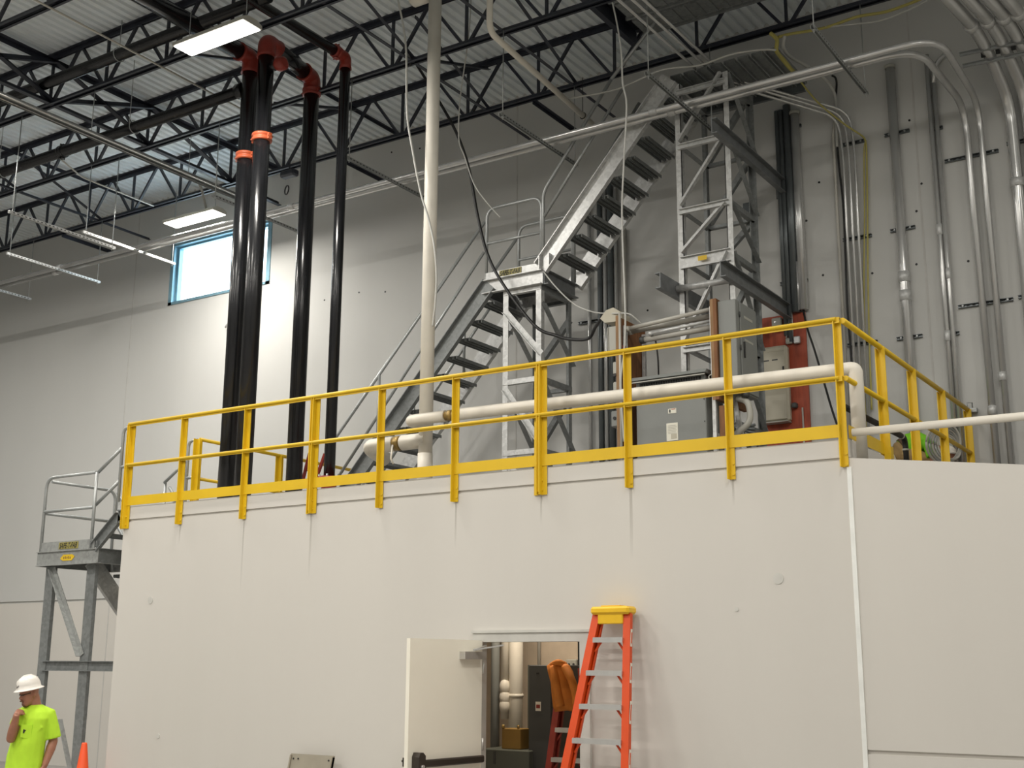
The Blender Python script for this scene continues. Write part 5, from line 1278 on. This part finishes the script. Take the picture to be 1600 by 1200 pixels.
# head: stacked rings from chin to crown along upv
hr = []
for u, f, rf, rs in ((-0.118, 0.055, 0.030, 0.032), (-0.100, 0.040, 0.058, 0.050), (-0.065, 0.018, 0.080, 0.062), (-0.03, 0.005, 0.092, 0.068), (0.01, 0.0, 0.098, 0.072), (0.05, -0.002, 0.100, 0.075), (0.09, -0.004, 0.092, 0.070), (0.12, -0.004, 0.066, 0.052), (0.135, -0.004, 0.03, 0.025)):
    hr.append((Hh(f, 0, u), fwd * rf, sid * rs))
b.loft(hr)
b.tube([Hh(0.085, 0, 0.012), Hh(0.108, 0, -0.022), Hh(0.096, 0, -0.036)], [0.010, 0.017, 0.014], 8)       # nose
b.ball(Hh(0.082, 0, -0.066), 0.020, 0.020, 0.013, 10, 6)                                                     # lips
b.ball(Hh(0.085, 0.0, 0.028), 0.018, 0.030, 0.010, 10, 6)                                                    # brow
for s_ in (-1, 1):
    b.ball(Hh(-0.012, s_ * 0.076, -0.012), 0.020, 0.016, 0.032, 10, 6)                                       # ears
# right arm (photo left): raised to the chin
sh1 = L(-0.055, -0.03, 1.345); el1 = L(-0.105, -0.15, 1.10); wr1 = L(-0.035, -0.235, 1.345)
b.tube([sh1, sh1.lerp(el1, 0.5), el1], [0.062, 0.056, 0.046], 12)
b.tube([el1, el1.lerp(wr1, 0.3), wr1], [0.047, 0.050, 0.032], 12)
b.ball(el1, 0.048)
# left arm (photo right): hanging
sh2 = L(0.21, 0.01, 1.345); el2 = L(0.270, 0.04, 1.065); wr2 = L(0.235, -0.06, 0.82)
b.tube([sh2, sh2.lerp(el2, 0.5), el2], [0.056, 0.056, 0.046], 12)
b.tube([el2, el2.lerp(wr2, 0.3), wr2], [0.046, 0.050, 0.031], 12)
b.ball(el2, 0.046)
def hand(w, d, side, up, curl):
    # palm, four fingers of different length with bends, thumb leaving the side of the palm
    d = V(d).normalized(); side = V(side); side = (side - d * side.dot(d)).normalized(); nn = d.cross(side).normalized() * up
    w = V(w)
    b.loft([(w - d * 0.01, side * 0.028, nn * 0.020), (w + d * 0.04, side * 0.040, nn * 0.019), (w + d * 0.085, side * 0.042, nn * 0.015), (w + d * 0.095, side * 0.036, nn * 0.010)])
    for i, ln in enumerate((0.066, 0.076, 0.070, 0.054)):
        o = w + d * 0.088 + side * (0.031 - 0.021 * i)
        p = o; a = 0.25; pts = [o - d * 0.02, o]
        for j, fr_ in enumerate((0.45, 0.32, 0.23)):
            a += curl
            p = p + (d * math.cos(a) + nn * math.sin(a)) * ln * fr_
            pts.append(p)
        b.tube(pts, [0.0095, 0.0095, 0.0090, 0.0082, 0.0070], 8)
    o = w + d * 0.03 + side * 0.036
    b.tube([o - side * 0.014, o + side * 0.014 + d * 0.018 + nn * 0.01, o + side * 0.016 + d * 0.046 + nn * 0.024, o + side * 0.010 + d * 0.066 + nn * 0.036], [0.013, 0.012, 0.010, 0.008], 8)
ch = Hh(0.085, 0.0, -0.115)
hand(wr1, (ch - wr1), L(1, 0.5, 0) - L(0, 0, 0), 1, 0.75)
hand(wr2, (wr2 - el2), L(-0.4, -1, 0) - L(0, 0, 0), 1, 0.4)
# legs
for sx in (-1, 1):
    hp = L(0.02 + sx * 0.09, 0, 0.88); kn = L(0.02 + sx * 0.11, -0.02, 0.47); an = L(0.02 + sx * 0.12, 0.02, 0.09)
    b.tube([hp, hp.lerp(kn, 0.5), kn], [0.092, 0.080, 0.058], 12)
    b.tube([kn, kn.lerp(an, 0.3), an], [0.057, 0.058, 0.038], 12)
    b.tube([an, an + (L(-0.05, -0.15, 0) - L(0, 0, 0)) + V((0, 0, -0.05))], [0.04, 0.035], 10)
body = vox(b, 'body', 'skin', man, 0.0075, 3)
# clothing
s = MB()
s.loft([E2(0.0, 0.0, 0.74, 0.225, 0.165), E2(0.005, 0.0, 0.92, 0.215, 0.162), E2(0.025, -0.01, 1.05, 0.200, 0.155), E2(0.04, -0.005, 1.18, 0.198, 0.145), E2(0.052, 0.0, 1.30, 0.205, 0.132), E2(0.056, 0.005, 1.365, 0.172, 0.112), E2(0.058, 0.008, 1.415, 0.112, 0.088), E2(0.06, 0.008, 1.440, 0.080, 0.074)])
s.tube([L(0.10, 0.005, 1.36), L(0.205, 0.01, 1.325), el2.lerp(sh2, 0.45), el2.lerp(sh2, 0.10)], [0.085, 0.088, 0.083, 0.086], 14)
s.tube([L(0.0, -0.0, 1.355), L(-0.05, -0.03, 1.325), sh1.lerp(el1, 0.30), sh1.lerp(el1, 0.52)], [0.085, 0.088, 0.080, 0.078], 14)
for k in range(5):
    s.tube([L(0.20 - 0.03 * k, -0.125, 1.22 - 0.07 * k), L(0.10 - 0.03 * k, -0.158, 1.10 - 0.075 * k)], [0.016, 0.010], 8)
shirt = vox(s, 'shirt', 'hivis', man, 0.011, 3)
# pocket and small printed mark on the chest
pc = L(0.055, -0.163, 1.175)
px_, pz_ = (L(1, 0.10, 0) - L(0, 0, 0)).normalized(), V((0, 0, 1)); pn = px_.cross(pz_)
MB().prism([(-0.055, -0.06), (0.0, -0.072), (0.055, -0.06), (0.055, 0.065), (-0.055, 0.065)], pc, pc + pn * 0.010, px_, pz_).build('chest_pocket', 'hivis', man)
mk = pc + pn * 0.0115 + px_ * -0.02
MB().prism([(-0.012, -0.02), (0.002, -0.02), (0.008, 0.0), (0.02, 0.012), (0.006, 0.012), (-0.006, 0.022), (-0.012, 0.008)], mk, mk + pn * 0.002, px_, pz_).build('shirt_mark', 'ink', man)
p = MB()
p.loft([E2(0.02, 0.0, 0.74, 0.185, 0.135), E2(0.02, 0.0, 0.86, 0.190, 0.140), E2(0.02, 0.0, 0.98, 0.178, 0.130)])
for sx in (-1, 1):
    hp = L(0.02 + sx * 0.09, 0, 0.84); kn = L(0.02 + sx * 0.11, -0.02, 0.47); an = L(0.02 + sx * 0.12, 0.02, 0.07)
    p.tube([hp, hp.lerp(kn, 0.5), kn, kn.lerp(an, 0.4), an], [0.112, 0.100, 0.082, 0.080, 0.075], 14)
vox(p, 'trousers', 'jeans', man, 0.012, 3)
for sx in (-1, 1):
    an = L(0.02 + sx * 0.12, 0.02, 0.09)
    d_ = (L(-0.30, -0.95, 0) - L(0, 0, 0)).normalized(); q_ = V((-d_.y, d_.x, 0))
    MB().loft([(an + V((0, 0, -0.085)) - d_ * 0.02 + d_ * f, q_ * w_, V((0, 0, h_))) for f, w_, h_ in ((-0.07, 0.03, 0.03), (-0.05, 0.045, 0.085), (0.03, 0.048, 0.085), (0.12, 0.052, 0.055), (0.19, 0.045, 0.045), (0.22, 0.02, 0.03))]).build('boot', 'boot', man)
# face details
for s_ in (-1, 1):
    MB().ball(Hh(0.079, s_ * 0.030, 0.006), 0.011, 0.011, 0.009, 10, 6).build('eye', 'dark', man)
MB().tube([Hh(0.02, 0.078, 0.012), Hh(0.085, 0.058, 0.010), Hh(0.100, 0.030, 0.008), Hh(0.100, 0.0, 0.012), Hh(0.100, -0.030, 0.008), Hh(0.085, -0.058, 0.010), Hh(0.02, -0.078, 0.012)], 0.0035, 6).build('glasses', 'dark', man)
MB().loft([(Hh(0.088, 0, -0.082), fwd * 0.014, sid * 0.026), (Hh(0.086, 0, -0.098), fwd * 0.016, sid * 0.026), (Hh(0.070, 0, -0.120), fwd * 0.022, sid * 0.026)]).build('beard', 'hair', man)
MB().tube([Hh(0.094, 0.032, -0.064), Hh(0.105, 0.016, -0.052), Hh(0.108, 0, -0.050), Hh(0.105, -0.016, -0.052), Hh(0.094, -0.032, -0.064)], [0.004, 0.008, 0.008, 0.008, 0.004], 8).build('moustache', 'hair', man)
# hard hat: dome, full brim, ridge, front mark
fw2 = (fwd + V((0, 0, 0.08))).normalized(); up2 = fw2.cross(sid).normalized()
up2 = up2 if up2.z > 0 else -up2
hc = Hh(0.0, 0, 0.048)
rings = []
for h_, rf, rs in ((-0.006, 0.160, 0.142), (-0.002, 0.155, 0.138), (0.006, 0.140, 0.116), (0.014, 0.128, 0.104), (0.05, 0.126, 0.103), (0.09, 0.112, 0.092), (0.118, 0.086, 0.070), (0.134, 0.050, 0.042), (0.140, 0.012, 0.010)):
    rings.append((hc + up2 * h_, fw2 * rf, sid * rs))
hat = MB().loft(rings).build('hard_hat', 'hat', man)
MB().tube([hc + up2 * 0.03 + fw2 * 0.126, hc + up2 * 0.095 + fw2 * 0.108, hc + up2 * 0.138 + fw2 * 0.04, hc + up2 * 0.141, hc + up2 * 0.138 - fw2 * 0.04, hc + up2 * 0.095 - fw2 * 0.108], 0.010, 8).build('hat_ridge', 'hat', hat)
mkc = hc + fw2 * 0.128 + up2 * 0.045
for k, (a_, b_) in enumerate(((-0.035, 0.0), (-0.012, 0.012), (0.008, -0.004), (0.026, 0.004))):
    MB().bar(mkc + sid * (a_) + up2 * (b_ - 0.008) - fw2 * (0.012 * abs(a_) / 0.035), mkc + sid * (a_ + 0.012) + up2 * (b_ + 0.010) - fw2 * (0.012 * abs(a_) / 0.035), 0.007, 0.004, sid).build('hat_mark', 'ink', hat)

# crouching worker on the platform behind the side guardrail
wk0 = V((-3.950, 14.962, 4.436))
wx_, wy_ = -3.95, wk0.y
wk = thing('person', 'crouching worker in a lime shirt behind the side guardrail, back bent', 'person', (wx_, wy_, ZP))
def K(x, y, z):
    x = -x
    return V((wx_ + x * 0.8375 - y * 0.5463, wy_ + x * 0.5463 + y * 0.8375, ZP + z))
b = MB()
RZ = 0.17
def EK(x, y, z, rx, ry, ax):
    c = K(x, y, z + RZ); ax = V(ax).normalized()
    s_ = ax.cross(V((0, 0, 1))).normalized(); n_ = s_.cross(ax).normalized()
    return (c, s_ * rx, n_ * ry)
ax1 = K(-0.25, -0.05, 0.12) - K(0, 0, 0)
b.loft([EK(0.20, 0.06, 0.36, 0.10, 0.09, ax1), EK(0.14, 0.05, 0.42, 0.16, 0.13, ax1), EK(0.02, 0.02, 0.50, 0.165, 0.125, ax1), EK(-0.10, -0.02, 0.53, 0.18, 0.12, ax1), EK(-0.19, -0.05, 0.50, 0.15, 0.09, ax1), EK(-0.25, -0.07, 0.45, 0.07, 0.06, ax1)])
hk = K(-0.36, -0.10, 0.34 + RZ)
b.tube([K(-0.22, -0.06, 0.46 + RZ), K(-0.29, -0.08, 0.40 + RZ)], [0.06, 0.055], 12)
b.loft([(hk + V((0, 0, z)), V((rx, 0, 0)), V((0, rx * 0.85, 0))) for z, rx in ((-0.12, 0.03), (-0.09, 0.06), (-0.02, 0.085), (0.05, 0.09), (0.10, 0.065), (0.12, 0.025))])
b.ball(hk + V((-0.02, -0.09, -0.02)), 0.016, 0.02, 0.018)
for s_ in (-1, 1):
    b.ball(hk + V((s_ * 0.088, 0, -0.01)), 0.014, 0.02, 0.03)
    sh = K(-0.16, -0.05 + s_ * 0.17, 0.46 + RZ); el = K(-0.14, -0.08 + s_ * 0.20, 0.36); wr = K(-0.30, -0.14 + s_ * 0.12, 0.16)
    b.tube([sh, sh.lerp(el, .5), el], [0.058, 0.052, 0.043], 10); b.tube([el, el.lerp(wr, .3), wr], [0.043, 0.046, 0.030], 10)
    hand(wr, (wr - el), V((0, s_, 0.2)), 1, 0.5)
    hp = K(0.16, 0.05 + s_ * 0.09, 0.36 + RZ); kn = K(-0.17, -0.02 + s_ * 0.15, 0.45); an = K(0.16, 0.05 + s_ * 0.12, 0.08)
    b.tube([hp, hp.lerp(kn, .5), kn], [0.088, 0.078, 0.056], 12); b.tube([kn, kn.lerp(an, .3), an], [0.056, 0.056, 0.038], 12)
    b.tube([an, an + (K(-0.14, 0, -0.04) - K(0, 0, 0))], [0.042, 0.036], 10)
vox(b, 'body', 'skin', wk, 0.009, 3)
s = MB()
s.loft([EK(0.13, 0.05, 0.43, 0.175, 0.140, ax1), EK(0.02, 0.02, 0.505, 0.185, 0.143, ax1), EK(-0.10, -0.02, 0.535, 0.20, 0.138, ax1), EK(-0.19, -0.05, 0.505, 0.165, 0.105, ax1), EK(-0.245, -0.065, 0.455, 0.085, 0.075, ax1)])
for s_ in (-1, 1):
    sh = K(-0.14, -0.04 + s_ * 0.14, 0.48 + RZ); el = K(-0.14, -0.08 + s_ * 0.20, 0.36)
    s.tube([sh, sh.lerp(el, 0.35), sh.lerp(el, 0.62)], [0.085, 0.078, 0.076], 12)
vox(s, 'shirt', 'hivisg', wk, 0.012, 3)
p = MB()
p.loft([EK(0.22, 0.06, 0.34, 0.11, 0.10, ax1), EK(0.16, 0.05, 0.40, 0.172, 0.138, ax1), EK(0.08, 0.03, 0.455, 0.165, 0.120, ax1)])
for s_ in (-1, 1):
    hp = K(0.16, 0.05 + s_ * 0.09, 0.36 + RZ); kn = K(-0.17, -0.02 + s_ * 0.15, 0.45); an = K(0.16, 0.05 + s_ * 0.12, 0.09)
    p.tube([hp, hp.lerp(kn, .5), kn, kn.lerp(an, .4), an], [0.108, 0.096, 0.078, 0.074, 0.066], 12)
vox(p, 'trousers', 'tan', wk, 0.013, 3)
MB().loft([EK(0.125, 0.045, 0.425, 0.184, 0.148, ax1), EK(0.085, 0.035, 0.455, 0.186, 0.148, ax1)]).build('belt', 'boot', wk)
h_ = MB().loft([(hk + V((0, 0, 0.02 + z)), V((rx, 0, 0)), V((0, rx * 0.88, 0))) for z, rx in ((0.0, 0.15), (0.008, 0.145), (0.016, 0.112), (0.05, 0.108), (0.085, 0.085), (0.108, 0.045), (0.114, 0.01))]).build('hard_hat', 'hat', wk)
for s_ in (-1, 1):
    an = K(0.16, 0.05 + s_ * 0.12, 0.08); d_ = (K(-1, -0.1, 0) - K(0, 0, 0)).normalized(); q_ = V((-d_.y, d_.x, 0))
    MB().loft([(an + V((0, 0, -0.04)) + d_ * f, q_ * w_, V((0, 0, hh))) for f, w_, hh in ((-0.06, 0.03, 0.02), (-0.04, 0.045, 0.06), (0.05, 0.048, 0.06), (0.14, 0.05, 0.04), (0.19, 0.03, 0.03))]).build('boot', 'boot', wk)

# ================================================================== drip stains below the guardrail posts and a white elbow by the worker
def stain_mat():
    m = bpy.data.materials.new('drip_stain'); m.use_nodes = True
    nt = m.node_tree; b = nt.nodes['Principled BSDF']
    b.inputs['Base Color'].default_value = (0.36, 0.33, 0.28, 1); b.inputs['Roughness'].default_value = 0.8
    tc = nt.nodes.new('ShaderNodeTexCoord'); sp = nt.nodes.new('ShaderNodeSeparateXYZ'); nt.links.new(tc.outputs['Generated'], sp.inputs[0])
    mu = nt.nodes.new('ShaderNodeMath'); mu.operation = 'MULTIPLY'; mu.inputs[1].default_value = 0.30
    nt.links.new(sp.outputs['Z'], mu.inputs[0]); nt.links.new(mu.outputs[0], b.inputs['Alpha'])
    return m
M['stain'] = stain_mat()
for i, ln, wd in ((1, 0.25, 0.02), (2, 0.9, 0.015), (3, 0.75, 0.025), (5, 0.5, 0.02), (6, 0.3, 0.02), (7, 0.7, 0.03), (8, 0.25, 0.02)):
    x = PX[i] + 0.0
    MB().box((x - wd / 2, YF - 0.0012, 3.57 - ln), (x + wd / 2, YF + 0.002, 3.57)).build('drip_stain', 'stain', WF)
t = thing('white_elbow', 'white pipe elbow on the platform by the crouching worker', 'pipe', (-3.6, 12.3, ZP))
a = V((-3.620, 12.748, 4.005))
MB().tube(fillet([(a.x, a.y - 0.35, ZP + 0.10), (a.x, a.y, max(a.z, ZP + 0.2)), (a.x, a.y + 0.14, ZP + 0.02)], 0.12), 0.055, 14).build('elbow', 'white', t)
